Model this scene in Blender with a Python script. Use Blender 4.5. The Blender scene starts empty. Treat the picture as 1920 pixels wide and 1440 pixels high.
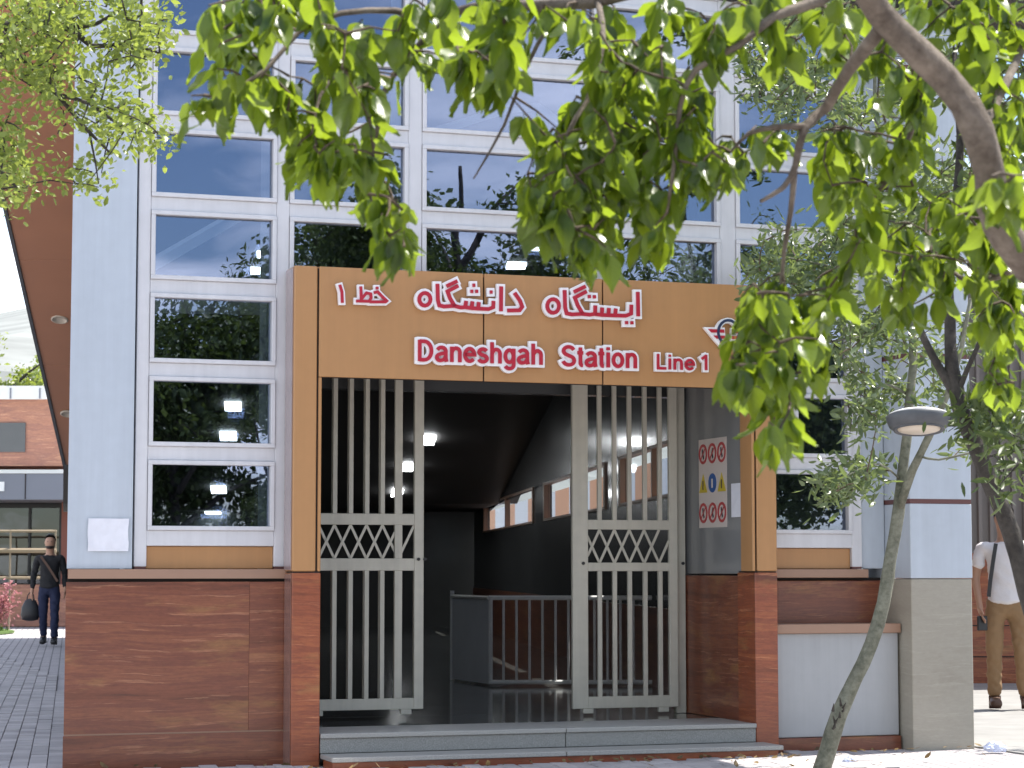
import bpy, bmesh, math, random
import numpy as np
from mathutils import Vector, Matrix, Euler, noise as mnoise

random.seed(7)
rng = np.random.default_rng(7)
S = bpy.context.scene
COL = S.collection
R = math.radians

# ------------------------------------------------------------------ camera, light, exposure
FPX, PITCH, EYE = 4170.0, R(4.743), 1.25
cam_d = bpy.data.cameras.new('camera')
cam = bpy.data.objects.new('camera', cam_d)
COL.objects.link(cam)
cam.location = (0, 0, EYE)
cam.rotation_euler = (R(90) + PITCH, 0, 0)
cam_d.sensor_width = 36
cam_d.lens = FPX / 1920 * 36
cam_d.clip_start = 0.1
cam_d.clip_end = 3000
cam_d.dof.use_dof = True
cam_d.dof.focus_distance = 14.0
cam_d.dof.aperture_fstop = 9.0
S.camera = cam

YAW = R(18.65)                                    # direction of the facade in plan
SUN_EL, SUN_AZ = R(62), R(18.65 + 10)             # azimuth counted from +X towards +Y
world = bpy.data.worlds.new('World')
S.world = world
world.use_nodes = True
wn, wl = world.node_tree.nodes, world.node_tree.links
wn.clear()
w_out = wn.new('ShaderNodeOutputWorld')
w_bg = wn.new('ShaderNodeBackground')
w_bg.inputs['Strength'].default_value = 0.10
sky = wn.new('ShaderNodeTexSky')
sky.sky_type = 'NISHITA'
sky.sun_disc = False
sky.sun_elevation = SUN_EL
sky.sun_rotation = R(90) - SUN_AZ
sky.dust_density = 1.0
sky.altitude = 900
w_tc = wn.new('ShaderNodeTexCoord')
w_sep = wn.new('ShaderNodeSeparateXYZ')
wl.new(w_tc.outputs['Generated'], w_sep.inputs[0])
w_add = wn.new('ShaderNodeMath'); w_add.operation = 'ADD'; w_add.inputs[1].default_value = 0.12
wl.new(w_sep.outputs['Z'], w_add.inputs[0])
w_max = wn.new('ShaderNodeMath'); w_max.operation = 'MAXIMUM'; w_max.inputs[1].default_value = 0.05
wl.new(w_add.outputs[0], w_max.inputs[0])
w_dx = wn.new('ShaderNodeMath'); w_dx.operation = 'DIVIDE'
w_dy = wn.new('ShaderNodeMath'); w_dy.operation = 'DIVIDE'
wl.new(w_sep.outputs['X'], w_dx.inputs[0]); wl.new(w_max.outputs[0], w_dx.inputs[1])
wl.new(w_sep.outputs['Y'], w_dy.inputs[0]); wl.new(w_max.outputs[0], w_dy.inputs[1])
w_cmb = wn.new('ShaderNodeCombineXYZ')
wl.new(w_dx.outputs[0], w_cmb.inputs[0]); wl.new(w_dy.outputs[0], w_cmb.inputs[1])
w_cmb.inputs[2].default_value = 3.3
w_ns = wn.new('ShaderNodeTexNoise')
w_ns.inputs['Scale'].default_value = 1.15
w_ns.inputs['Detail'].default_value = 7
w_ns.inputs['Roughness'].default_value = 0.55
wl.new(w_cmb.outputs[0], w_ns.inputs['Vector'])
w_rp = wn.new('ShaderNodeMapRange')
w_rp.inputs['From Min'].default_value = 0.46
w_rp.inputs['From Max'].default_value = 0.66
wl.new(w_ns.outputs['Fac'], w_rp.inputs['Value'])
w_mix = wn.new('ShaderNodeMix'); w_mix.data_type = 'RGBA'
wl.new(w_rp.outputs[0], w_mix.inputs['Factor'])
wl.new(sky.outputs[0], w_mix.inputs['A'])
w_mix.inputs['B'].default_value = (11.0, 11.2, 11.8, 1)
wl.new(w_mix.outputs['Result'], w_bg.inputs['Color'])
wl.new(w_bg.outputs[0], w_out.inputs['Surface'])

sun_d = bpy.data.lights.new('sun', 'SUN')
sun_d.energy = 4.2
sun_d.angle = R(0.53)
sun_d.color = (1.0, 0.95, 0.87)
sun = bpy.data.objects.new('sun', sun_d)
COL.objects.link(sun)
sd = Vector((math.cos(SUN_AZ) * math.cos(SUN_EL), math.sin(SUN_AZ) * math.cos(SUN_EL), math.sin(SUN_EL)))
sun.rotation_euler = sd.to_track_quat('Z', 'Y').to_euler()

S.view_settings.view_transform = 'Standard'
S.view_settings.look = 'None'
S.view_settings.gamma = 1
S.view_settings.use_curve_mapping = False
S.view_settings.exposure = 1.33
S.cycles.max_bounces = 10
S.cycles.transparent_max_bounces = 16
S.cycles.caustics_reflective = False
S.cycles.caustics_refractive = False

# ------------------------------------------------------------------ frames of reference
O = Vector((-1.409, 14.31, 0))                    # left front foot of the entrance portal
T = Vector((math.cos(YAW), math.sin(YAW), 0))     # along the facade
N = Vector((-math.sin(YAW), math.cos(YAW), 0))    # into the building
cP, sP = math.cos(PITCH), math.sin(PITCH)


def ray(px, py):
    u, v = (px - 960) / FPX, -(py - 720) / FPX
    return Vector((u, cP - v * sP, sP + v * cP))


def at(px, py, y):
    """the point of the place that the photo shows at a pixel, y metres away"""
    r = ray(px, py)
    return Vector((0, 0, EYE)) + r * (y / r.y)


def fp(px, py, d):
    """facade coordinates (s, h) of a pixel on the facade plane at depth d"""
    r = ray(px, py)
    c = Vector((0, 0, EYE))
    t = (O + N * d - c).dot(N) / r.dot(N)
    p = c + r * t - O
    return p.dot(T), p.z


def fw(s, d, h):
    return O + T * s + N * d + Vector((0, 0, h))


# ------------------------------------------------------------------ materials
def mat(name, col=(.5, .5, .5), rough=.5, spec=.5, metal=0.0, coat=0.0, noise=None, bump=None, streak=0.0):
    """noise = (scale, amount, [stretch]) mottles the colour; bump = (scale, strength, [distance])"""
    m = bpy.data.materials.new(name)
    m.use_nodes = True
    nt = m.node_tree
    b = nt.nodes['Principled BSDF']
    b.inputs['Base Color'].default_value = (*col, 1)
    b.inputs['Roughness'].default_value = rough
    b.inputs['Metallic'].default_value = metal
    b.inputs['Specular IOR Level'].default_value = spec
    b.inputs['Coat Weight'].default_value = coat
    b.inputs['Coat Roughness'].default_value = .08
    if noise or bump:
        tc = nt.nodes.new('ShaderNodeTexCoord')
    if noise:
        mp = nt.nodes.new('ShaderNodeMapping')
        nt.links.new(tc.outputs['Object'], mp.inputs[0])
        if len(noise) > 2:
            mp.inputs['Scale'].default_value = noise[2]
        ns = nt.nodes.new('ShaderNodeTexNoise')
        ns.inputs['Scale'].default_value = noise[0]
        ns.inputs['Detail'].default_value = 6
        nt.links.new(mp.outputs[0], ns.inputs['Vector'])
        mr = nt.nodes.new('ShaderNodeMapRange')
        mr.inputs['From Min'].default_value = .25
        mr.inputs['From Max'].default_value = .75
        mr.inputs['To Min'].default_value = 1 - noise[1]
        mr.inputs['To Max'].default_value = 1 + noise[1]
        nt.links.new(ns.outputs['Fac'], mr.inputs['Value'])
        mx = nt.nodes.new('ShaderNodeMix'); mx.data_type = 'RGBA'; mx.blend_type = 'MULTIPLY'
        mx.inputs['Factor'].default_value = 1
        mx.inputs['A'].default_value = (*col, 1)
        fac = mr.outputs[0]
        if streak:                                 # run-off streaks and dust
            mp2 = nt.nodes.new('ShaderNodeMapping'); mp2.inputs['Scale'].default_value = (9, 9, .35)
            nt.links.new(tc.outputs['Object'], mp2.inputs[0])
            n4 = nt.nodes.new('ShaderNodeTexNoise'); n4.inputs['Scale'].default_value = 1.6; n4.inputs['Detail'].default_value = 7; n4.inputs['Roughness'].default_value = .65
            nt.links.new(mp2.outputs[0], n4.inputs['Vector'])
            n5 = nt.nodes.new('ShaderNodeTexNoise'); n5.inputs['Scale'].default_value = 14; n5.inputs['Detail'].default_value = 8
            nt.links.new(tc.outputs['Object'], n5.inputs['Vector'])
            av = nt.nodes.new('ShaderNodeMath'); av.operation = 'MULTIPLY_ADD'; av.inputs[1].default_value = .4
            nt.links.new(n5.outputs['Fac'], av.inputs[0]); nt.links.new(n4.outputs['Fac'], av.inputs[2])
            m3 = nt.nodes.new('ShaderNodeMapRange')
            m3.inputs['From Min'].default_value = .45; m3.inputs['From Max'].default_value = .95
            m3.inputs['To Min'].default_value = 1 + streak * .5; m3.inputs['To Max'].default_value = 1 - streak
            nt.links.new(av.outputs[0], m3.inputs['Value'])
            mm = nt.nodes.new('ShaderNodeMath'); mm.operation = 'MULTIPLY'
            nt.links.new(mr.outputs[0], mm.inputs[0]); nt.links.new(m3.outputs[0], mm.inputs[1])
            fac = mm.outputs[0]
        nt.links.new(fac, mx.inputs['B'])
        nt.links.new(mx.outputs['Result'], b.inputs['Base Color'])
        m2 = nt.nodes.new('ShaderNodeMapRange')
        m2.inputs['To Min'].default_value = max(rough - .03, .02)
        m2.inputs['To Max'].default_value = min(rough + .05, 1)
        nt.links.new(ns.outputs['Fac'], m2.inputs['Value'])
        nt.links.new(m2.outputs[0], b.inputs['Roughness'])
    if bump:
        n2 = nt.nodes.new('ShaderNodeTexNoise')
        n2.inputs['Scale'].default_value = bump[0]
        n2.inputs['Detail'].default_value = 4
        nt.links.new(tc.outputs['Object'], n2.inputs['Vector'])
        bp = nt.nodes.new('ShaderNodeBump')
        bp.inputs['Strength'].default_value = bump[1]
        bp.inputs['Distance'].default_value = bump[2] if len(bump) > 2 else .01
        nt.links.new(n2.outputs['Fac'], bp.inputs['Height'])
        nt.links.new(bp.outputs[0], b.inputs['Normal'])
    return m


def ramp(nt, stops):
    r = nt.nodes.new('ShaderNodeValToRGB')
    e = r.color_ramp.elements
    while len(e) < len(stops):
        e.new(.5)
    for x, (p, c) in zip(e, stops):
        x.position = p
        x.color = (*c, 1)
    return r


def stone_mat(name, stops, rough=.25, zs=9.5, xs=.5, coat=.15, fine=.15, gold=.0, bump=.2):
    """bedded travertine: horizontal strata of uneven thickness, pale veins, ochre lenses and pits"""
    m = bpy.data.materials.new(name)
    m.use_nodes = True
    nt = m.node_tree; L = nt.links
    b = nt.nodes['Principled BSDF']
    new = nt.nodes.new
    tc = new('ShaderNodeTexCoord')
    oi = new('ShaderNodeObjectInfo')
    off = new('ShaderNodeMath'); off.operation = 'MULTIPLY'; off.inputs[1].default_value = 37.0
    L.new(oi.outputs['Random'], off.inputs[0])
    ad = new('ShaderNodeVectorMath'); ad.operation = 'ADD'
    L.new(tc.outputs['Object'], ad.inputs[0]); L.new(off.outputs[0], ad.inputs[1])
    w1 = new('ShaderNodeTexNoise'); w1.inputs['Scale'].default_value = 1.1; w1.inputs['Detail'].default_value = 4
    L.new(ad.outputs[0], w1.inputs['Vector'])
    sc = new('ShaderNodeVectorMath'); sc.operation = 'MULTIPLY'; sc.inputs[1].default_value = (.1, .1, .10)
    L.new(w1.outputs['Color'], sc.inputs[0])
    a2 = new('ShaderNodeVectorMath'); a2.operation = 'ADD'
    L.new(ad.outputs[0], a2.inputs[0]); L.new(sc.outputs[0], a2.inputs[1])

    def layer(scale, detail, rough_, rot=0.0):
        mp = new('ShaderNodeMapping')
        mp.inputs['Scale'].default_value = scale
        mp.inputs['Rotation'].default_value = (0, R(rot), 0)
        L.new(a2.outputs[0], mp.inputs[0])
        n = new('ShaderNodeTexNoise'); n.inputs['Scale'].default_value = 1.0
        n.inputs['Detail'].default_value = detail; n.inputs['Roughness'].default_value = rough_
        L.new(mp.outputs[0], n.inputs['Vector'])
        return n.outputs['Fac']
    n1 = layer((xs, xs, zs), 10, .66, 1.5)
    rp = ramp(nt, stops)
    L.new(n1, rp.inputs[0])
    cur = rp.outputs[0]
    # pale veins
    n2 = layer((1.5, 1.5, 34), 7, .68, -1.5)
    v = ramp(nt, [(.585, (0, 0, 0)), (.63, (.42, .42, .42)), (.68, (.08, .08, .08))])
    L.new(n2, v.inputs[0])
    mv = new('ShaderNodeMix'); mv.data_type = 'RGBA'
    L.new(v.outputs[0], mv.inputs['Factor']); L.new(cur, mv.inputs['A'])
    mv.inputs['B'].default_value = tuple(min(1, c * 1.35 + .03) for c in stops[-1][1]) + (1,)
    cur = mv.outputs['Result']
    if gold:
        n5 = layer((1.6, 1.6, 6.0), 5, .6, 2)
        g = new('ShaderNodeMapRange'); g.inputs['From Min'].default_value = .56; g.inputs['From Max'].default_value = .70
        g.inputs['To Max'].default_value = gold
        L.new(n5, g.inputs['Value'])
        mg = new('ShaderNodeMix'); mg.data_type = 'RGBA'
        L.new(g.outputs[0], mg.inputs['Factor']); L.new(cur, mg.inputs['A'])
        mg.inputs['B'].default_value = (.36, .19, .06, 1)
        cur = mg.outputs['Result']
    n3 = layer((22, 22, 70), 6, .7)
    mr = new('ShaderNodeMapRange'); mr.inputs['From Min'].default_value = .3; mr.inputs['From Max'].default_value = .7
    mr.inputs['To Min'].default_value = 1 - fine; mr.inputs['To Max'].default_value = 1 + fine
    L.new(n3, mr.inputs['Value'])
    mx = new('ShaderNodeMix'); mx.data_type = 'RGBA'; mx.blend_type = 'MULTIPLY'; mx.inputs['Factor'].default_value = 1
    L.new(cur, mx.inputs['A']); L.new(mr.outputs[0], mx.inputs['B'])
    L.new(mx.outputs['Result'], b.inputs['Base Color'])
    m4 = new('ShaderNodeMapRange'); m4.inputs['To Min'].default_value = max(.05, rough - .08); m4.inputs['To Max'].default_value = rough + .25
    L.new(n3, m4.inputs['Value']); L.new(m4.outputs[0], b.inputs['Roughness'])
    b.inputs['Coat Weight'].default_value = coat
    b.inputs['Coat Roughness'].default_value = .12
    bp = new('ShaderNodeBump'); bp.inputs['Strength'].default_value = bump; bp.inputs['Distance'].default_value = .002
    L.new(n3, bp.inputs['Height']); L.new(bp.outputs[0], b.inputs['Normal'])
    return m


M = {}
RED_STOPS = [(.30, (0.084, 0.025, 0.015)), (.39, (0.151, 0.044, 0.021)), (.45, (0.200, 0.062, 0.031)), (.50, (0.151, 0.044, 0.025)), (.55, (0.229, 0.077, 0.036)),
             (.60, (0.179, 0.054, 0.028)), (.66, (0.263, 0.099, 0.046)), (.76, (0.369, 0.169, 0.082))]
M['red_stone'] = stone_mat('red_travertine', RED_STOPS, gold=.5)
M['red_stone_warm'] = stone_mat('red_travertine_warm', [(p, (min(c[0] * 1.4, 1), c[1] * 1.2, c[2] * .95)) for p, c in RED_STOPS], zs=7, gold=.5)
M['red_stone_glare'] = stone_mat('glare_lightened_red_travertine', [(p, (c[0] * 1.5 + .08, c[1] * 1.7 + .07, c[2] * 1.8 + .06)) for p, c in RED_STOPS], zs=3, rough=.5, coat=0)  # red travertine with hazy, overexposed brightness put into its colour
M['beige_stone'] = stone_mat('beige_travertine', [(.32, (.28, .25, .20)), (.45, (.335, .305, .245)), (.58, (.355, .325, .265)), (.7, (.31, .28, .225))], rough=.55, zs=2.4, xs=.9, coat=0, fine=.07, bump=.12)
M['pale_blue'] = mat('pale_blue_composite_panel', (.47, .52, .575), .33, .5, noise=(2.2, .018), streak=.09)
M['white_frame'] = mat('white_lacquered_aluminium', (.62, .62, .635), .35, noise=(5, .03), streak=.09)
M['tan'] = mat('tan_composite_panel', (.43, .222, .088), .36, noise=(2.5, .02), streak=.08)
M['brown'] = mat('brown_soffit_panel', (.42, .19, .10), .4, noise=(2.0, .07))
M['pinkish'] = mat('pinkish_grey_glossy_panel', (.33, .255, .25), .12, coat=.5)
M['pinkish_stone'] = mat('pinkish_brown_polished_stone', (.22, .125, .105), .2, noise=(14, .3), coat=.4)
M['seam'] = mat('dark_seam', (.022, .015, .012), .8)
M['sill'] = mat('beige_sill', (.33, .20, .135), .4, noise=(6, .05))
M['connector'] = mat('dark_red_connector', (.12, .045, .04), .5)
M['gate'] = mat('cream_gate_paint', (.55, .525, .44), .45, noise=(8, .06), streak=.12, bump=(60, .1, .002))
M['granite'] = mat('grey_granite', (.25, .25, .235), .5, noise=(160, .45), bump=(120, .15, .002))
M['granite_tread'] = mat('pale_granite_tread', (.33, .325, .305), .42, noise=(150, .28))
M['dark_floor'] = mat('dark_polished_floor', (.12, .12, .115), .10, noise=(3, .15), coat=.4)
M['dark_wall'] = mat('dark_grey_glossy_wall', (.075, .078, .08), .22, noise=(1.5, .1), coat=.3)
M['jamb'] = mat('grey_jamb_panel', (.21, .215, .215), .2, noise=(2, .06), coat=.4)
M['ceiling'] = mat('dark_ceiling', (.035, .033, .032), .7)
M['steel'] = mat('painted_steel_rail', (.80, .79, .78), .4, metal=.1, noise=(20, .05))
M['grey_panel'] = mat('grey_white_panel', (.78, .80, .84), .5, noise=(3, .05))
M['white_panel'] = mat('grey_white_planter_panel', (.37, .38, .385), .35, noise=(1.8, .05), coat=.05, streak=.09)
M['letter_red'] = mat('red_acrylic', (.42, .010, .030), .35)
M['letter_white'] = mat('white_acrylic', (.85, .85, .85), .35)
M['emblem_dark'] = mat('dark_blue_acrylic', (.02, .03, .08), .3)
M['paper'] = mat('white_paper', (.74, .75, .80), .8, noise=(14, .06), bump=(9, .5, .02))
M['poster_red'] = mat('poster_red', (.42, .05, .05), .5)
M['poster_yellow'] = mat('poster_yellow', (.55, .42, .03), .5)
M['poster_blue'] = mat('poster_blue', (.03, .10, .30), .5)
M['poster_base'] = mat('poster_pink_white', (.62, .55, .50), .5)
M['poster_dark'] = mat('poster_dark', (.05, .04, .045), .5)
M['black'] = mat('black_plastic', (.018, .018, .02), .4)
M['lamp_body'] = mat('dark_grey_lamp_metal', (.075, .08, .085), .45, noise=(12, .2))
M['lamp_lid'] = mat('pale_grey_lamp_top', (.66, .65, .63), .8, noise=(14, .2))  # lid much paler than the lamp body
M['lens'] = mat('cream_lamp_lens', (.55, .48, .38), .3)
M['plastic_bag'] = mat('bluish_white_plastic', (.62, .66, .80), .35)
M['rib_metal'] = mat('grey_ribbed_cladding', (.20, .175, .16), .45, noise=(1.2, .12, (6, 6, .4)))
M['grey_canopy'] = mat('grey_canopy_panel', (.20, .21, .25), .5, noise=(1, .05))
M['coping_white'] = mat('white_coping', (.75, .75, .73), .7)  # even white shared by the coping, canopy top and cover
M['beige_metal'] = mat('beige_railing_paint', (.26, .20, .13), .6)
M['red_post'] = mat('red_brown_post', (.24, .075, .05), .5)
M['grass'] = mat('lawn_green', (.085, .15, .025), .7, noise=(4, .3))
M['hill'] = mat('far_grey_hill', (.20, .21, .20), .9, noise=(.05, .3))
M['skin'] = mat('skin', (.42, .235, .155), .5)
M['black_cloth'] = mat('black_cloth', (.012, .012, .014), .85, bump=(40, .4, .01))
M['navy_denim'] = mat('navy_denim', (.014, .020, .055), .85, bump=(60, .4, .008))
M['white_cloth'] = mat('white_shirt_cloth', (.72, .68, .68), .8, bump=(26, .5, .015))
M['khaki'] = mat('khaki_cloth', (.28, .17, .085), .85, bump=(26, .5, .015))
M['hair'] = mat('dark_hair', (.012, .009, .008), .5)
M['leather'] = mat('brown_leather', (.10, .05, .03), .5)
M['orange_panel'] = mat('orange_panel', (.62, .29, .13), .5)
M['light_panel'] = mat('light_blue_panel', (.68, .72, .76), .5)


def glass_mat(name, tint, refl, base, ior=1.5):
    m = bpy.data.materials.new(name)
    m.use_nodes = True
    nt = m.node_tree
    nt.nodes.remove(nt.nodes['Principled BSDF'])
    out = nt.nodes['Material Output']
    tr = nt.nodes.new('ShaderNodeBsdfTransparent'); tr.inputs[0].default_value = (*tint, 1)
    gl = nt.nodes.new('ShaderNodeBsdfGlossy'); gl.inputs[0].default_value = (*refl, 1); gl.inputs['Roughness'].default_value = .0
    tc = nt.nodes.new('ShaderNodeTexCoord')
    ns = nt.nodes.new('ShaderNodeTexNoise'); ns.inputs['Scale'].default_value = 1.6; ns.inputs['Detail'].default_value = 1
    nt.links.new(tc.outputs['Object'], ns.inputs['Vector'])
    bp = nt.nodes.new('ShaderNodeBump'); bp.inputs['Strength'].default_value = .4; bp.inputs['Distance'].default_value = .004
    nt.links.new(ns.outputs['Fac'], bp.inputs['Height']); nt.links.new(bp.outputs[0], gl.inputs['Normal'])
    fr = nt.nodes.new('ShaderNodeFresnel'); fr.inputs[0].default_value = ior
    ma = nt.nodes.new('ShaderNodeMath'); ma.operation = 'ADD'; ma.inputs[1].default_value = base; ma.use_clamp = True
    nt.links.new(fr.outputs[0], ma.inputs[0])
    mx = nt.nodes.new('ShaderNodeMixShader')
    if ior > 1.1:
        nt.links.new(ma.outputs[0], mx.inputs[0])
    else:
        mx.inputs[0].default_value = .07
    nt.links.new(tr.outputs[0], mx.inputs[1]); nt.links.new(gl.outputs[0], mx.inputs[2])
    nt.links.new(mx.outputs[0], out.inputs[0])
    return m


M['glass'] = glass_mat('blue_coated_glass', (.62, .68, .72), (.54, .60, .80), .21)
M['dark_glass'] = glass_mat('grey_glass', (.30, .30, .29), (.8, .85, .9), .05)
M['clear_glass'] = glass_mat('clear_glass', (.85, .87, .88), (.9, .95, 1.0), .0, 1.06)


def emit_mat(name, col, s):
    m = bpy.data.materials.new(name)
    m.use_nodes = True
    b = m.node_tree.nodes['Principled BSDF']
    b.inputs['Base Color'].default_value = (.8, .8, .8, 1)
    b.inputs['Emission Color'].default_value = (*col, 1)
    b.inputs['Emission Strength'].default_value = s
    return m


M['tube_light'] = emit_mat('lit_fluorescent_panel', (.95, .98, 1.0), 9.0)


def leaf_mat(name, c_dark, c_light, trans, veins=True, rough=.32, tmix=.42):
    m = bpy.data.materials.new(name)
    m.use_nodes = True
    nt = m.node_tree; L = nt.links
    b = nt.nodes['Principled BSDF']
    out = nt.nodes['Material Output']
    oi = nt.nodes.new('ShaderNodeObjectInfo')
    ge = nt.nodes.new('ShaderNodeNewGeometry')
    ad = nt.nodes.new('ShaderNodeMath'); ad.operation = 'ADD'
    L.new(oi.outputs['Random'], ad.inputs[0]); L.new(ge.outputs['Random Per Island'], ad.inputs[1])
    fr = nt.nodes.new('ShaderNodeMath'); fr.operation = 'FRACT'
    L.new(ad.outputs[0], fr.inputs[0])
    mx = nt.nodes.new('ShaderNodeMix'); mx.data_type = 'RGBA'
    mx.inputs['A'].default_value = (*c_dark, 1); mx.inputs['B'].default_value = (*c_light, 1)
    L.new(fr.outputs[0], mx.inputs['Factor'])
    tr = nt.nodes.new('ShaderNodeBsdfTranslucent')
    tx = nt.nodes.new('ShaderNodeMix'); tx.data_type = 'RGBA'
    tx.inputs['A'].default_value = (*[x * .75 for x in trans], 1); tx.inputs['B'].default_value = (*trans, 1)
    L.new(fr.outputs[0], tx.inputs['Factor'])
    col, tcol = mx.outputs['Result'], tx.outputs['Result']
    if veins:
        uv = nt.nodes.new('ShaderNodeUVMap')
        sp = nt.nodes.new('ShaderNodeSeparateXYZ'); L.new(uv.outputs[0], sp.inputs[0])
        ab = nt.nodes.new('ShaderNodeMath'); ab.operation = 'ABSOLUTE'
        sb = nt.nodes.new('ShaderNodeMath'); sb.operation = 'SUBTRACT'; sb.inputs[1].default_value = .5
        L.new(sp.outputs['X'], sb.inputs[0]); L.new(sb.outputs[0], ab.inputs[0])
        mid = nt.nodes.new('ShaderNodeMath'); mid.operation = 'LESS_THAN'; mid.inputs[1].default_value = .028
        L.new(ab.outputs[0], mid.inputs[0])
        k = nt.nodes.new('ShaderNodeMath'); k.operation = 'MULTIPLY_ADD'; k.inputs[1].default_value = -.55
        L.new(ab.outputs[0], k.inputs[0]); L.new(sp.outputs['Y'], k.inputs[2])
        f2 = nt.nodes.new('ShaderNodeMath'); f2.operation = 'MULTIPLY'; f2.inputs[1].default_value = 9
        L.new(k.outputs[0], f2.inputs[0])
        f3 = nt.nodes.new('ShaderNodeMath'); f3.operation = 'FRACT'; L.new(f2.outputs[0], f3.inputs[0])
        f4 = nt.nodes.new('ShaderNodeMath'); f4.operation = 'LESS_THAN'; f4.inputs[1].default_value = .13
        L.new(f3.outputs[0], f4.inputs[0])
        mm = nt.nodes.new('ShaderNodeMath'); mm.operation = 'MAXIMUM'
        L.new(mid.outputs[0], mm.inputs[0]); L.new(f4.outputs[0], mm.inputs[1])
        vm = nt.nodes.new('ShaderNodeMath'); vm.operation = 'MULTIPLY'; vm.inputs[1].default_value = .45
        L.new(mm.outputs[0], vm.inputs[0])
        v1 = nt.nodes.new('ShaderNodeMix'); v1.data_type = 'RGBA'
        L.new(vm.outputs[0], v1.inputs['Factor']); L.new(col, v1.inputs['A'])
        v1.inputs['B'].default_value = (c_light[0] * 1.8, c_light[1] * 1.5, c_light[2] * 1.6, 1)
        col = v1.outputs['Result']
        bp = nt.nodes.new('ShaderNodeBump'); bp.inputs['Strength'].default_value = .5; bp.inputs['Distance'].default_value = .002
        bp.invert = True
        L.new(f3.outputs[0], bp.inputs['Height']); L.new(bp.outputs[0], b.inputs['Normal'])
    L.new(col, b.inputs['Base Color'])
    L.new(tcol, tr.inputs[0])
    b.inputs['Roughness'].default_value = rough
    b.inputs['Specular IOR Level'].default_value = .5
    ms = nt.nodes.new('ShaderNodeMixShader'); ms.inputs[0].default_value = tmix
    L.new(b.outputs[0], ms.inputs[1]); L.new(tr.outputs[0], ms.inputs[2])
    L.new(ms.outputs[0], out.inputs[0])
    return m


M['leaf_big'] = leaf_mat('broad_leaf', (.026, .058, .010), (.078, .128, .018), (.34, .46, .028), tmix=.47)
M['leaf_silver'] = leaf_mat('narrow_grey_green_leaf', (.065, .10, .045), (.17, .22, .12), (.26, .34, .08), False, .3, .38)
M['leaf_light'] = leaf_mat('small_light_leaf', (.10, .15, .03), (.20, .25, .06), (.38, .46, .07), False, .4, .42)
M['leaf_dark'] = leaf_mat('dark_tree_leaf', (.035, .060, .016), (.085, .12, .03), (.14, .20, .03), False, .45, .3)
M['leaf_pink'] = leaf_mat('pink_blossom', (.30, .09, .11), (.50, .22, .24), (.5, .2, .2), False, .6, .3)


def bark_mat(name, c1, c2, scale=40):
    m = mat(name, c1, .85, .3)
    nt = m.node_tree; L = nt.links
    b = nt.nodes['Principled BSDF']
    tc = nt.nodes.new('ShaderNodeTexCoord')
    n1 = nt.nodes.new('ShaderNodeTexNoise'); n1.inputs['Scale'].default_value = scale; n1.inputs['Detail'].default_value = 8; n1.inputs['Roughness'].default_value = .7
    L.new(tc.outputs['Object'], n1.inputs['Vector'])
    n0 = nt.nodes.new('ShaderNodeTexNoise'); n0.inputs['Scale'].default_value = scale * .22; n0.inputs['Detail'].default_value = 3
    L.new(tc.outputs['Object'], n0.inputs['Vector'])
    av = nt.nodes.new('ShaderNodeMath'); av.operation = 'ADD'
    L.new(n1.outputs['Fac'], av.inputs[0]); L.new(n0.outputs['Fac'], av.inputs[1])
    hf = nt.nodes.new('ShaderNodeMath'); hf.operation = 'MULTIPLY'; hf.inputs[1].default_value = .5
    L.new(av.outputs[0], hf.inputs[0])
    rp = ramp(nt, [(.36, c1), (.62, c2)])
    L.new(hf.outputs[0], rp.inputs[0]); L.new(rp.outputs[0], b.inputs['Base Color'])
    bp = nt.nodes.new('ShaderNodeBump'); bp.inputs['Strength'].default_value = .9; bp.inputs['Distance'].default_value = .012
    L.new(n1.outputs['Fac'], bp.inputs['Height']); L.new(bp.outputs[0], b.inputs['Normal'])
    return m


M['bark_brown'] = bark_mat('brown_bark', (.075, .056, .042), (.225, .185, .145))
M['bark_pale'] = bark_mat('pale_green_grey_bark', (.085, .088, .062), (.25, .25, .19), 30)
M['bark_dark'] = bark_mat('dark_bark', (.022, .019, .016), (.075, .066, .056))
M['twig'] = bark_mat('twig_bark', (.06, .042, .030), (.16, .12, .085), 60)


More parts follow.
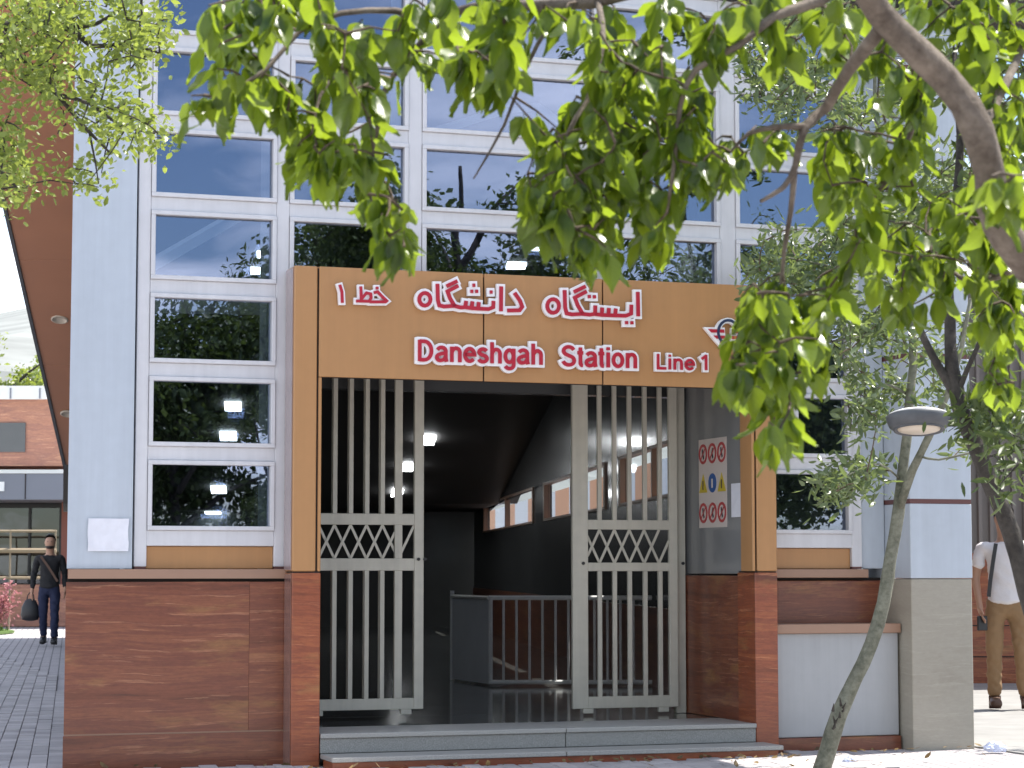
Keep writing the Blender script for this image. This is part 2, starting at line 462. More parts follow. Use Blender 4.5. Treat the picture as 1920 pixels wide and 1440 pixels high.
def paver_mat(name, c, var):
    m = mat(name, c, .85, .3)
    nt = m.node_tree; L = nt.links
    b = nt.nodes['Principled BSDF']
    oi = nt.nodes.new('ShaderNodeObjectInfo')
    ge = nt.nodes.new('ShaderNodeNewGeometry')
    ad = nt.nodes.new('ShaderNodeMath'); ad.operation = 'ADD'
    L.new(oi.outputs['Random'], ad.inputs[0]); L.new(ge.outputs['Random Per Island'], ad.inputs[1])
    fr = nt.nodes.new('ShaderNodeMath'); fr.operation = 'FRACT'; L.new(ad.outputs[0], fr.inputs[0])
    tc = nt.nodes.new('ShaderNodeNewGeometry')
    ns = nt.nodes.new('ShaderNodeTexNoise'); ns.inputs['Scale'].default_value = 3.5; ns.inputs['Detail'].default_value = 8
    L.new(tc.outputs['Position'], ns.inputs['Vector'])
    a2 = nt.nodes.new('ShaderNodeMath'); a2.operation = 'MULTIPLY_ADD'; a2.inputs[1].default_value = .5
    L.new(fr.outputs[0], a2.inputs[0]); L.new(ns.outputs['Fac'], a2.inputs[2])
    mr = nt.nodes.new('ShaderNodeMapRange'); mr.inputs['From Min'].default_value = .3; mr.inputs['From Max'].default_value = 1.2
    mr.inputs['To Min'].default_value = 1 - var; mr.inputs['To Max'].default_value = 1 + var
    L.new(a2.outputs[0], mr.inputs['Value'])
    mx = nt.nodes.new('ShaderNodeMix'); mx.data_type = 'RGBA'; mx.blend_type = 'MULTIPLY'; mx.inputs['Factor'].default_value = 1
    mx.inputs['A'].default_value = (*c, 1); L.new(mr.outputs[0], mx.inputs['B'])
    L.new(mx.outputs['Result'], b.inputs['Base Color'])
    n2 = nt.nodes.new('ShaderNodeTexNoise'); n2.inputs['Scale'].default_value = 90
    L.new(tc.outputs['Position'], n2.inputs['Vector'])
    bp = nt.nodes.new('ShaderNodeBump'); bp.inputs['Strength'].default_value = .3; bp.inputs['Distance'].default_value = .004
    L.new(n2.outputs['Fac'], bp.inputs['Height']); L.new(bp.outputs[0], b.inputs['Normal'])
    return m


M['paver'] = paver_mat('grey_concrete_paver', (.40, .375, .375), .28)
M['sidewalk'] = paver_mat('pale_sidewalk', (.25, .245, .235), .25)


def ground_mat():
    m = mat('paved_ground', (.2, .2, .21), .9)
    nt = m.node_tree; L = nt.links
    b = nt.nodes['Principled BSDF']
    ge = nt.nodes.new('ShaderNodeNewGeometry')
    mp = nt.nodes.new('ShaderNodeMapping'); mp.inputs['Rotation'].default_value = (0, 0, R(78.8))
    L.new(ge.outputs['Position'], mp.inputs[0])
    br = nt.nodes.new('ShaderNodeTexBrick')
    br.inputs['Color1'].default_value = (.42, .39, .395, 1); br.inputs['Color2'].default_value = (.36, .335, .34, 1)
    br.inputs['Mortar'].default_value = (.17, .165, .17, 1)
    br.inputs['Scale'].default_value = 1
    br.inputs['Brick Width'].default_value = .30; br.inputs['Row Height'].default_value = .12; br.inputs['Mortar Size'].default_value = .008
    L.new(mp.outputs[0], br.inputs['Vector'])
    ns = nt.nodes.new('ShaderNodeTexNoise'); ns.inputs['Scale'].default_value = .9; ns.inputs['Detail'].default_value = 8
    L.new(ge.outputs['Position'], ns.inputs['Vector'])
    mr = nt.nodes.new('ShaderNodeMapRange'); mr.inputs['To Min'].default_value = .65; mr.inputs['To Max'].default_value = 1.3
    L.new(ns.outputs['Fac'], mr.inputs['Value'])
    mx = nt.nodes.new('ShaderNodeMix'); mx.data_type = 'RGBA'; mx.blend_type = 'MULTIPLY'; mx.inputs['Factor'].default_value = 1
    L.new(br.outputs[0], mx.inputs['A']); L.new(mr.outputs[0], mx.inputs['B'])
    L.new(mx.outputs['Result'], b.inputs['Base Color'])
    bp = nt.nodes.new('ShaderNodeBump'); bp.inputs['Strength'].default_value = .6; bp.inputs['Distance'].default_value = .006; bp.invert = True
    L.new(br.outputs['Fac'], bp.inputs['Height']); L.new(bp.outputs[0], b.inputs['Normal'])
    return m


M['ground'] = ground_mat()


# ------------------------------------------------------------------ mesh helpers
class MB:
    def __init__(self):
        self.v, self.f, self.uv = [], [], None

    def box(self, a, b):
        (x0, y0, z0), (x1, y1, z1) = a, b
        n = len(self.v)
        self.v += [(x0, y0, z0), (x1, y0, z0), (x1, y1, z0), (x0, y1, z0), (x0, y0, z1), (x1, y0, z1), (x1, y1, z1), (x0, y1, z1)]
        self.f += [tuple(n + i for i in q) for q in ((0, 3, 2, 1), (4, 5, 6, 7), (0, 1, 5, 4), (1, 2, 6, 5), (2, 3, 7, 6), (3, 0, 4, 7))]
        return self

    def bbox(self, a, b, c=.004):
        """box with chamfered edges"""
        bm = bmesh.new()
        t = MB().box(a, b)
        vs = [bm.verts.new(p) for p in t.v]
        for q in t.f:
            bm.faces.new([vs[i] for i in q])
        bmesh.ops.bevel(bm, geom=list(bm.edges), offset=c, segments=1, affect='EDGES')
        bm.verts.index_update()
        n = len(self.v)
        self.v += [tuple(p.co) for p in bm.verts]
        self.f += [tuple(n + p.index for p in q.verts) for q in bm.faces]
        bm.free()
        return self

    def prism(self, poly, y0, y1):
        """polygon in (x, z) extruded along y"""
        n, k = len(self.v), len(poly)
        area = sum(poly[i][0] * poly[(i + 1) % k][1] - poly[(i + 1) % k][0] * poly[i][1] for i in range(k))
        if area < 0:
            poly = poly[::-1]
        self.v += [(x, y0, z) for x, z in poly] + [(x, y1, z) for x, z in poly]
        self.f.append(tuple(n + i for i in range(k)))
        self.f.append(tuple(n + k + i for i in reversed(range(k))))
        for i in range(k):
            j = (i + 1) % k
            self.f.append((n + j, n + i, n + k + i, n + k + j))
        return self

    def hexa(self, p):
        """eight corners: bottom ring 0-3 counter-clockwise, top ring 4-7"""
        n = len(self.v)
        self.v += [tuple(q) for q in p]
        self.f += [tuple(n + i for i in q) for q in ((0, 3, 2, 1), (4, 5, 6, 7), (0, 1, 5, 4), (1, 2, 6, 5), (2, 3, 7, 6), (3, 0, 4, 7))]
        return self

    def ribbon(self, pts, hw, y0, y1, ext=0.0, closed=False):
        """stroke of half width hw along a polyline in (x, z), as a solid between y0 (front) and y1"""
        P = []
        for p in pts:
            p = Vector((p[0], p[1]))
            if not P or (p - P[-1]).length > 1e-5:
                P.append(p)
        k = len(P)
        if not closed and ext:
            P[0] = P[0] + (P[0] - P[1]).normalized() * ext
            P[-1] = P[-1] + (P[-1] - P[-2]).normalized() * ext
        Lf, Rt = [], []
        for i in range(k):
            if closed:
                a, b = P[i - 1], P[(i + 1) % k]
                d1, d2 = (P[i] - a).normalized(), (b - P[i]).normalized()
            else:
                d1 = (P[i] - P[i - 1]).normalized() if i else (P[1] - P[0]).normalized()
                d2 = (P[i + 1] - P[i]).normalized() if i < k - 1 else d1
            t = (d1 + d2)
            t = t.normalized() if t.length > 1e-6 else d1
            nn = Vector((-t.y, t.x))
            m = hw / max(.45, nn.dot(Vector((-d1.y, d1.x))))
            Lf.append(P[i] + nn * m); Rt.append(P[i] - nn * m)
        n = len(self.v)
        for y in (y0, y1):
            self.v += [(p.x, y, p.y) for p in Lf] + [(p.x, y, p.y) for p in Rt]
        for i in range(k if closed else k - 1):
            j = (i + 1) % k
            a, b, c, d = i, j, k + j, k + i
            A, B, Cc, D = (2 * k + q for q in (a, b, c, d))
            self.f += [tuple(n + q for q in z) for z in ((d, c, b, a), (A, B, Cc, D), (a, b, B, A), (c, d, D, Cc))]
        if not closed:
            self.f += [tuple(n + q for q in (0, 2 * k, 3 * k, k)), tuple(n + q for q in (k - 1, 2 * k - 1, 4 * k - 1, 3 * k - 1))]
        return self

    def tube(self, pts, rad, seg=8, wob=0.0, cap=True):
        P = [Vector(p) for p in pts]
        k = len(P)
        if not hasattr(rad, '__len__'):
            rad = [rad] * k
        n = len(self.v)
        up = Vector((0.13, 0.31, .94)).normalized()
        for i in range(k):
            t = (P[min(i + 1, k - 1)] - P[max(i - 1, 0)]).normalized()
            x = t.cross(up)
            if x.length < .05:
                x = t.cross(Vector((1, .2, 0)))
            x.normalize()
            y = t.cross(x)
            for j in range(seg):
                a = 2 * math.pi * j / seg
                r = rad[i] * (1 + (random.uniform(-wob, wob) if wob else 0))
                self.v.append(tuple(P[i] + x * (r * math.cos(a)) + y * (r * math.sin(a))))
        for i in range(k - 1):
            for j in range(seg):
                j2 = (j + 1) % seg
                self.f.append((n + i * seg + j, n + i * seg + j2, n + (i + 1) * seg + j2, n + (i + 1) * seg + j))
        if cap:
            self.f.append(tuple(n + j for j in reversed(range(seg))))
            self.f.append(tuple(n + (k - 1) * seg + j for j in range(seg)))
        return self

    def lathe(self, prof, c=(0, 0, 0), seg=24, ex=1.0, ey=1.0):
        """profile of (radius, z) turned about z"""
        n, k = len(self.v), len(prof)
        for r, z in prof:
            for j in range(seg):
                a = 2 * math.pi * j / seg
                self.v.append((c[0] + ex * r * math.cos(a), c[1] + ey * r * math.sin(a), c[2] + z))
        for i in range(k - 1):
            for j in range(seg):
                j2 = (j + 1) % seg
                self.f.append((n + i * seg + j, n + i * seg + j2, n + (i + 1) * seg + j2, n + (i + 1) * seg + j))
        self.f.append(tuple(n + j for j in reversed(range(seg))))
        self.f.append(tuple(n + (k - 1) * seg + j for j in range(seg)))
        return self

    def build(self, name, m, parent=None, org=(0, 0, 0), smooth=False, label=None):
        me = bpy.data.meshes.new(name)
        ox, oy, oz = org
        me.from_pydata([(x - ox, y - oy, z - oz) for x, y, z in self.v], [], self.f)
        me.update()
        me.materials.append(m)
        if smooth:
            me.shade_smooth()
        o = bpy.data.objects.new(name, me)
        COL.objects.link(o)
        if parent is not None:
            o.parent = parent
        if label:
            o['label'] = label
        return o


def tag(o, label=None, cat=None, group=None, kind=None):
    if label: o['label'] = label
    if cat: o['category'] = cat
    if group: o['group'] = group
    if kind: o['kind'] = kind
    return o


def thing(name, label, cat, loc=(0, 0, 0), rz=0.0, group=None):
    o = bpy.data.objects.new(name, None)
    COL.objects.link(o)
    o.location = loc
    o.rotation_euler = (0, 0, rz)
    o.empty_display_size = .2
    return tag(o, label, cat, group)


def fthing(name, label, cat, s=0.0, d=0.0, h=0.0, group=None):
    """a thing whose parts are given in facade coordinates; returns the thing and its origin"""
    return thing(name, label, cat, fw(s, d, h), YAW, group), (s, d, h)


# ------------------------------------------------------------------ ground
g = MB()
g.box((-400, -300, -.6), (400, 900, -.014))
ground = tag(g.build('ground', M['ground']), kind='structure')
sw = MB()
a, b = fw(4.95, -1.6, 0), fw(4.95, 9, 0)
sw.hexa([(a.x, a.y, -.012), (12, a.y + 2.2, -.012), (12, b.y + 3, -.012), (b.x, b.y, -.012),
         (a.x, a.y, -.003), (12, a.y + 2.2, -.003), (12, b.y + 3, -.003), (b.x, b.y, -.003)])
tag(sw.build('sidewalk', M['sidewalk']), kind='structure')

# pavers: rows run back along the left wall of the station; the nearest are single stones
ax = Vector((math.sin(R(-11.2)), math.cos(R(-11.2)), 0))      # along the rows
ac = Vector((ax.y, -ax.x, 0))                                  # across the rows
PW, PL = .118, .236
porg = Vector((-2.86, 13.2, 0))
cand = []
for i in range(-22, 46):
    for j in range(0, 95):
        c = porg + ac * (PW * (i + .5)) + ax * (PL * (j + (.5 if i % 2 else 0)))
        # not under the buildings
        rel = c - O
        s_, d_ = rel.dot(T), rel.dot(N)
        if d_ > .10 and s_ > -1.55 - .45 * d_ * 0:
            # inside the station footprint?
            if s_ > -1.5 and c.x > -.2 * c.y - .02:
                continue
        if s_ > 4.9 or (s_ > .1 and s_ < 3.4 and d_ > -.32):
            continue
        # visible part of the ground only (with a margin for a step to the side)
        if c.y < 13.55:
            continue
        u = c.x / c.y
        if not -.262 < u < .215:
            continue
        if u > -.19 and d_ > .12:
            continue
        if u > -.19 and c.y > 16.6:
            continue
        cand.append((c.y, c))
cand.sort(key=lambda t: t[0])
pm = MB().bbox((-PW / 2 + .0025, -PL / 2 + .0025, -.05), (PW / 2 - .0025, PL / 2 - .0025, 0), .003)
ROT_P = math.atan2(ax.y, ax.x) - R(90)
first = None
stuff = MB()
for n, (_, c) in enumerate(cand):
    dz = random.uniform(-.003, .002)
    if n < 300:
        if first is None:
            o = first = pm.build('paver', M['paver'], ground)
        else:
            o = first.copy()
            COL.objects.link(o)
        o.location = (c.x, c.y, dz)
        o.rotation_euler = (random.uniform(-.012, .012), random.uniform(-.012, .012), ROT_P + random.uniform(-.012, .012))
    else:
        mt = Matrix.Translation((c.x, c.y, dz)) @ Matrix.Rotation(ROT_P, 4, 'Z')
        k = len(stuff.v)
        hx, hy = PW / 2 - .003, PL / 2 - .003
        stuff.v += [tuple(mt @ Vector(p)) for p in ((-hx, -hy, -.05), (hx, -hy, -.05), (hx, hy, -.05), (-hx, hy, -.05), (-hx, -hy, 0), (hx, -hy, 0), (hx, hy, 0), (-hx, hy, 0))]
        stuff.f += [tuple(k + i for i in q) for q in ((4, 5, 6, 7), (0, 1, 5, 4), (1, 2, 6, 5), (2, 3, 7, 6), (3, 0, 4, 7))]
tag(stuff.build('pavers', M['paver'], ground), kind='stuff')

# ------------------------------------------------------------------ station building
B, _ = fthing('station_building', 'pale blue and red stone metro station with a grid of windows', 'building')


def part(name, m, *boxes, bev=.004, parent=None, label=None):
    mb = MB()
    for a, b in boxes:
        (mb.bbox(a, b, bev) if bev else mb.box(a, b))
    return mb.build(name, M[m], parent or B, label=label)


def slanted(name, m, a, b, k=.17):
    """box whose left end runs back along the skewed side wall"""
    (x0, y0, z0), (x1, y1, z1) = a, b
    e = k * (y1 - y0)
    return MB().hexa([(x0, y0, z0), (x1, y0, z0), (x1, y1, z0), (x0 + e, y1, z0), (x0, y0, z1), (x1, y0, z1), (x1, y1, z1), (x0 + e, y1, z1)]).build(name, M[m], B)


TOP = 6.4
DF = .25                                           # face of the window grid
# left base of red stone
slanted('stone_slab', 'red_stone', (-1.405, .215, .213), (-.232, .42, 1.165))
part('stone_slab', 'red_stone', ((-.231, .2155, .213), (.14, .42, 1.165)), bev=.0015)
slanted('stone_slab', 'red_stone', (-1.41, .205, -.04), (.14, .42, .203))
slanted('stone_joint', 'sill', (-1.403, .218, .203), (.14, .41, .213))
slanted('shadow_gap', 'seam', (-1.395, .255, 1.165), (.14, .42, 1.186))
slanted('sill', 'sill', (-1.395, .205, 1.186), (.14, .45, 1.246))
slanted('column_panel', 'pale_blue', (-1.40, .232, 1.25), (-.99, .50, TOP))

cols = [(-.895, -.065), (.02, .835), (.93, 2.20), (2.28, 3.12), (3.24, 4.125)]
mull = [(-.975, -.895), (-.065, .02), (.835, .93), (2.20, 2.28), (3.12, 3.24), (4.125, 4.205)]
for i, (a, b) in enumerate(mull):
    z0 = 1.262 if i in (0, 1, 5) else 3.0
    part('mullion', 'white_frame', ((a, DF, z0), (b, DF + .13, TOP - .6)))
    if i in (0, 1, 5):
        part('connector', 'connector', ((a + .004, DF + .004, 1.247), (b - .004, DF + .1, 1.262)), bev=0)
    part('inner_column', 'pale_blue', (((a + b) / 2 - .075, DF + .135, .2 if i in (0, 1, 5) else 2.6), ((a + b) / 2 + .075, DF + .36, TOP - .7)))


def window(a, b, z0, z1, split=None):
    f = MB()
    w_ = .028
    y0, y1 = DF - .016, DF + .075
    f.bbox((a, y0, z0), (b, y1, z0 + w_), .003).bbox((a, y0, z1 - w_), (b, y1, z1), .003)
    f.bbox((a, y0, z0 + w_), (a + w_, y1, z1 - w_), .003).bbox((b - w_, y0, z0 + w_), (b, y1, z1 - w_), .003)
    if split:
        f.bbox((split - .02, y0 + .02, z0 + w_), (split + .02, y1, z1 - w_), .003)
    w = f.build('window', M['white_frame'], B)
    tl = random.uniform(-.0012, .0012)
    tz = random.uniform(-.0012, .0012)
    y = DF + .035
    p = MB().hexa([(a + .02, y - tl - tz, z0 + .02), (b - .02, y + tl - tz, z0 + .02), (b - .02, y + .006 + tl - tz, z0 + .02), (a + .02, y + .006 - tl - tz, z0 + .02),
                   (a + .02, y - tl + tz, z1 - .02), (b - .02, y + tl + tz, z1 - .02), (b - .02, y + .006 + tl + tz, z1 - .02), (a + .02, y + .006 - tl + tz, z1 - .02)])
    p.build('pane', M['glass'], w)
    return w


ROW0, PITCHZ, HGT = 1.495, .540, .450
for ci, (a, b) in enumerate(cols):
    for r in range(0, 8):
        z0 = ROW0 + PITCHZ * r
        if ci == 4:
            a = 3.43 if r < 3 else 3.24
        if ci in (1, 2, 3) and r < 3:
            continue
        window(a + .002, b - .002, z0, z0 + HGT, split=(3.70 if (ci == 4 and r == 1) else None))
        part('transom', 'white_frame', ((a, DF + .004, z0 + HGT), (b, DF + .12, z0 + PITCHZ)))
    if ci == 4:
        a = 3.43
    if ci in (0, 4):
        part('transom', 'white_frame', ((a, DF, 1.395), (b, DF + .12, ROW0)))
        part('infill_panel', 'tan', ((a, DF + .03, 1.248), (b, DF + .1, 1.393)))
    else:
        part('infill_panel', 'tan', ((a, DF + .03, 2.6), (b, DF + .1, ROW0 + 3 * PITCHZ)))
part('parapet', 'pale_blue', ((-.985, DF, ROW0 + 8 * PITCHZ), (4.30, DF + .3, TOP)))
# right of the portal
part('stone_slab', 'red_stone', ((3.43, .30, -.02), (4.39, .5, 1.165)))
part('shadow_gap', 'seam', ((3.43, .33, 1.165), (4.39, .5, 1.185)), bev=0)
part('sill', 'sill', ((3.43, .24, 1.185), (4.25, .5, 1.246)))
part('reveal', 'pale_blue', ((4.21, DF + .02, 1.25), (4.395, DF + .25, TOP)))
# the pier
px0, px1, py0, py1 = 4.40, 4.89, -.10, .62
part('stone_pier', 'beige_stone', ((px0 + .004, py0 + .004, -.04), (px1 - .004, py1, 1.178)), bev=.006)
zz = 1.182
for k in range(5):
    z1 = 1.705 if k == 0 else zz + 1.0
    z1 = min(z1, TOP)
    part('pier_panel', 'pale_blue', ((px0, py0, zz), (px1, py1, z1)))
    if z1 < TOP:
        part('joint_strip', 'connector', ((px0 + .002, py0 + .002, z1), (px1 - .002, py1, z1 + .032)), bev=0)
    zz = z1 + .032

# the portal
part('portal_stone', 'red_stone_warm', ((0, 0, -.04), (.187, .205, 1.222)))
part('portal_stone', 'red_stone_warm', ((3.25, 0, -.04), (3.42, .29, 1.222)))
part('portal_seam', 'seam', ((.006, .012, 1.222), (.18, .19, 1.232)), bev=0)
part('portal_seam', 'seam', ((3.256, .012, 1.222), (3.414, .28, 1.232)), bev=0)
part('portal_panel', 'tan', ((0, 0, 1.232), (.153, .23, 3.21)), bev=.006)
part('portal_panel', 'tan', ((3.270, 0, 1.232), (3.42, .23, 3.21)), bev=.006)
part('portal_side_panel', 'pinkish', ((-.004, .03, 1.24), (-.001, .228, 3.20)), bev=0)
part('portal_side_stone', 'pinkish_stone', ((-.004, .02, -.03), (-.001, .204, 1.215)), bev=0)
part('portal_strip', 'tan', ((.166, .004, 1.232), (.187, .2, 2.488)))
part('portal_strip', 'tan', ((3.236, .004, 1.232), (3.257, .2, 2.488)))
part('portal_seam', 'seam', ((.150, .02, 1.24), (.17, .2, 3.2)), bev=0)
part('portal_seam', 'seam', ((3.253, .02, 1.24), (3.273, .2, 3.2)), bev=0)
part('portal_seam', 'seam', ((.19, .022, 2.50), (3.24, .2, 3.2)), bev=0)
for a, b in ((.166, 1.284), (1.294, 2.132), (2.142, 3.257)):
    part('fascia_panel', 'tan', ((a, 0, 2.49), (b, .02, 3.21)), bev=.003)
part('portal_cap', 'tan', ((.16, .021, 3.188), (3.262, .228, 3.209)), bev=0)
part('portal_ceiling', 'jamb', ((.02, .205, 2.72), (3.40, 1.5, 2.75)), bev=0)
part('lintel', 'dark_wall', ((.16, 1.36, 2.53), (3.285, 1.5, 2.72)), bev=.003)
part('portal_wall', 'seam', ((.02, .39, 2.755), (3.40, .45, 3.10)), bev=0)
# jambs inside the portal
part('jamb_panel', 'jamb', ((3.285, .19, 1.212), (3.40, 1.36, 2.718)), bev=.003)
part('jamb_trim', 'white_frame', ((3.262, .165, 1.23), (3.285, .19, 2.70)), bev=.002)
part('jamb_stone', 'red_stone', ((3.27, .30, .19), (3.40, 1.36, 1.20)))
part('jamb_panel', 'jamb', ((.04, .42, 1.212), (.16, 1.36, 2.718)), bev=.003)
part('jamb_stone', 'red_stone', ((.03, .42, .19), (.175, 1.36, 1.20)))

# ---- the hall behind (world coordinates of the plan are turned into the frame of the building)
MBI = (Matrix.Translation(O) @ Matrix.Rotation(YAW, 4, 'Z')).inverted()


def loc(p):
    return tuple(MBI @ Vector(p))


def zc(y):
    return 7.55 - .146 * min(y, 36.0)


def slab(name, m, pts_bottom, pts_top, parent=None, label=None):
    return MB().hexa([loc(p) for p in pts_bottom] + [loc(p) for p in pts_top]).build(name, M[m], parent or B, label=label)


lw = lambda y: -.2 * y + .09                       # left wall of the hall
rw = lambda y: 3.24 - .096 * y                     # right wall of the hall
# left wall in two leaves with the roof rising over them
for (y0, y1) in ((14.95, 25.0), (25.0, 41.0)):
    slab('hall_wall', 'dark_wall', [(lw(y0), y0, -.1), (lw(y0) + .25, y0, -.1), (lw(y1) + .25, y1, -.1), (lw(y1), y1, -.1)],
         [(lw(y0), y0, zc(y0) + .05), (lw(y0) + .25, y0, zc(y0) + .05), (lw(y1) + .25, y1, zc(y1) + .05), (lw(y1), y1, zc(y1) + .05)])
for (y0, y1) in ((15.5, 25.0), (25.0, 36.0), (36.0, 41.2)):
    slab('hall_roof', 'ceiling', [(lw(y0) - .15, y0, zc(y0)), (rw(y0) + 2.2 * (y0 < 16), y0, zc(y0)), (rw(y1) + .3, y1, zc(y1)), (lw(y1) - .15, y1, zc(y1))],
         [(lw(y0) - .15, y0, zc(y0) + .3), (rw(y0) + 2.2 * (y0 < 16), y0, zc(y0) + .3), (rw(y1) + .3, y1, zc(y1) + .3), (lw(y1) - .15, y1, zc(y1) + .3)])
slab('hall_wall', 'dark_wall', [(lw(41), 41, -.1), (rw(41) + .2, 41, -.1), (rw(41) + .2, 41.2, -.1), (lw(41), 41.2, -.1)],
     [(lw(41), 41, 2.4), (rw(41) + .2, 41, 2.4), (rw(41) + .2, 41.2, 2.4), (lw(41), 41.2, 2.4)])
# right wall: stone dado, dark wall below, between and above the strip windows
WZ0, WZ1 = 1.87, 2.37
strips = [(18.2, 22.4), (23.4, 29.3), (30.6, 38.8)]
RWT = .10
y_s = 16.75


def rwall(name, m, y0, y1, z0, z1, off=0.0, th=RWT, zt=None):
    t0 = z1 if zt is None else zt(y0)
    t1 = z1 if zt is None else zt(y1)
    return slab(name, m, [(rw(y0) + off, y0, z0), (rw(y0) + off + th, y0, z0), (rw(y1) + off + th, y1, z0), (rw(y1) + off, y1, z0)],
                [(rw(y0) + off, y0, t0), (rw(y0) + off + th, y0, t0), (rw(y1) + off + th, y1, t1), (rw(y1) + off, y1, t1)])


rwall('stone_dado', 'red_stone', y_s, 41, -.1, .90, -.02)
rwall('hall_wall', 'dark_wall', y_s, 41, .90, WZ0)
for (y0, y1) in ((y_s, 25.0), (25.0, 36.0), (36.0, 41.0)):
    rwall('hall_wall', 'dark_wall', y0, y1, WZ1, 0, zt=zc)
edge = y_s
for (y0, y1) in strips + [(41.0, 41.0)]:
    rwall('hall_wall', 'dark_wall', edge, y0, WZ0, WZ1)
    edge = y1
for (y0, y1) in strips:
    f = rwall('strip_window', 'sill', y0, y1, WZ0, WZ0 + .03, -.02, .08)
    for a in ((y0, y1, WZ1 - .03, WZ1), (y0, y0 + .12, WZ0 + .03, WZ1 - .03), (y1 - .12, y1, WZ0 + .03, WZ1 - .03), ((y0 + y1) / 2 - .03, (y0 + y1) / 2 + .03, WZ0 + .03, WZ1 - .03)):
        rwall('frame', 'sill', *a, off=-.02, th=.08).parent = f
    rwall('pane', 'clear_glass', y0 + .12, y1 - .12, WZ0 + .03, WZ1 - .03, .03, .01).parent = f
# closing wall between the facade and the right wall of the hall
e0 = fw(3.40, 1.3, 0)
slab('hall_wall', 'dark_wall', [(e0.x, e0.y, -.1), (e0.x + .5, e0.y + .1, -.1), (e0.x + .5, e0.y + .5, -.1), (e0.x, e0.y + .35, -.1)],
     [(e0.x, e0.y, 5), (e0.x + .5, e0.y + .1, 5), (e0.x + .5, e0.y + .5, 5), (e0.x, e0.y + .35, 5)])
e1 = fw(4.395, .95, 0)
slab('end_wall', 'dark_wall', [(e0.x + .4, e0.y, -.1), (e1.x, e1.y, -.1), (e1.x, e1.y + 2.2, -.1), (e0.x + .4, e0.y + .5, -.1)],
     [(e0.x + .4, e0.y, 5.2), (e1.x, e1.y, 5.2), (e1.x, e1.y + 2.2, 5.2), (e0.x + .4, e0.y + .5, 5.2)])
slab('hall_floor', 'dark_floor', [(lw(15) + .3, 15.55, -.05), fw(.17, .62, -.05), fw(3.27, .62, -.05), (rw(17), 17, -.05)],
     [(lw(15) + .3, 15.55, .188), tuple(fw(.17, .62, .188)), tuple(fw(3.27, .62, .188)), (rw(17), 17, .188)])
slab('hall_floor', 'dark_floor', [(lw(15.6) + .2, 15.6, -.05), (rw(17), 17.0, -.05), (rw(41), 41, -.05), (lw(41) + .2, 41, -.05)],
     [(lw(15.6) + .2, 15.6, .186), (rw(17), 17.0, .186), (rw(41), 41, .186), (lw(41) + .2, 41, .186)])
# white trusses seen through the upper windows
for pts, w_ in (([at(270, 505, 15.1), at(450, 402, 15.35)], .050), ([at(240, 566, 15.05), at(545, 572, 15.45)], .080),
                ([at(780, 258, 15.9), at(948, 205, 16.1), at(1010, 200, 16.2), at(1085, 255, 16.3)], .035),
                ([at(1030, 80, 16.2), at(1100, 30, 16.3)], .05)):
    mb = MB().tube([loc(p) for p in pts], w_, 4)
    mb.build('roof_beam', M['white_frame'] if w_ > .05 else M['grey_panel'], B)

# ---- the canted soffit beside the station, with its downlights
za = lambda y: 10.72 - .39 * y


def soff(y0, y1, x0a, x0b, x1a, x1b, lift=0.0, th=.16):
    return [(x0a, y0, za(y0) + lift), (x1a, y0, za(y0) + lift), (x1b, y1, za(y1) + lift), (x0b, y1, za(y1) + lift)], \
           [(x0a, y0, za(y0) + lift + th), (x1a, y0, za(y0) + lift + th), (x1b, y1, za(y1) + lift + th), (x0b, y1, za(y1) + lift + th)]


xl = lambda y: -3.915 - .0935 * (y - 17)           # free edge of the soffit
xr = lambda y: -.2 * y + (.06 if y > 14.6 else .1)
ys = [14.25]
for py in (220, 485, 685):
    v = (1066 - py) / FPX
    ys.append((10.72 - EYE) / (v + .39))
ys.append(21.7)
for y0, y1 in zip(ys[:-1], ys[1:]):
    bt, tp = soff(y0 + .004, y1 - .004, xl(y0), xl(y1), xr(y0), xr(y1))
    slab('soffit_panel', 'brown', bt, tp)
bt, tp = soff(14.26, 21.69, xl(14.26) + .02, xl(21.69) + .02, xr(14.26) - .01, xr(21.69) - .01, .03, .55)
slab('soffit_core', 'seam', bt, tp)
bt, tp = soff(14.2, 21.75, xl(14.2) - .03, xl(21.75) - .03, xl(14.2) - .002, xl(21.75) - .002, -.012, .62)
slab('soffit_edge', 'lamp_body', bt, tp)
for k, (qx, qy) in enumerate(((72, 373), (112, 598), (128, 775))):
    v = (1066 - qy) / FPX
    y = (10.72 - EYE) / (v + .39)
    p = at(qx, qy, y)
    n = Vector((0, -.39, -1)).normalized()
    mb = MB().lathe([(.072, 0), (.072, .012), (.064, .018), (.0, .018)] if False else [(.074, 0), (.074, .010), (.060, .016), (.058, .010), (.01, .009)], seg=20)
    o = mb.build('downlight', M['lens'], None, smooth=True)
    o.location = p
    o.rotation_euler = n.to_track_quat('Z', 'Y').to_euler()
    tag(o, ('round recessed downlight in the brown soffit, nearest and highest of three', 'round recessed downlight at mid height of the brown soffit',
            'small downlight low on the brown soffit, half hidden by the blue column')[k], 'downlight', 'downlights in the brown soffit')

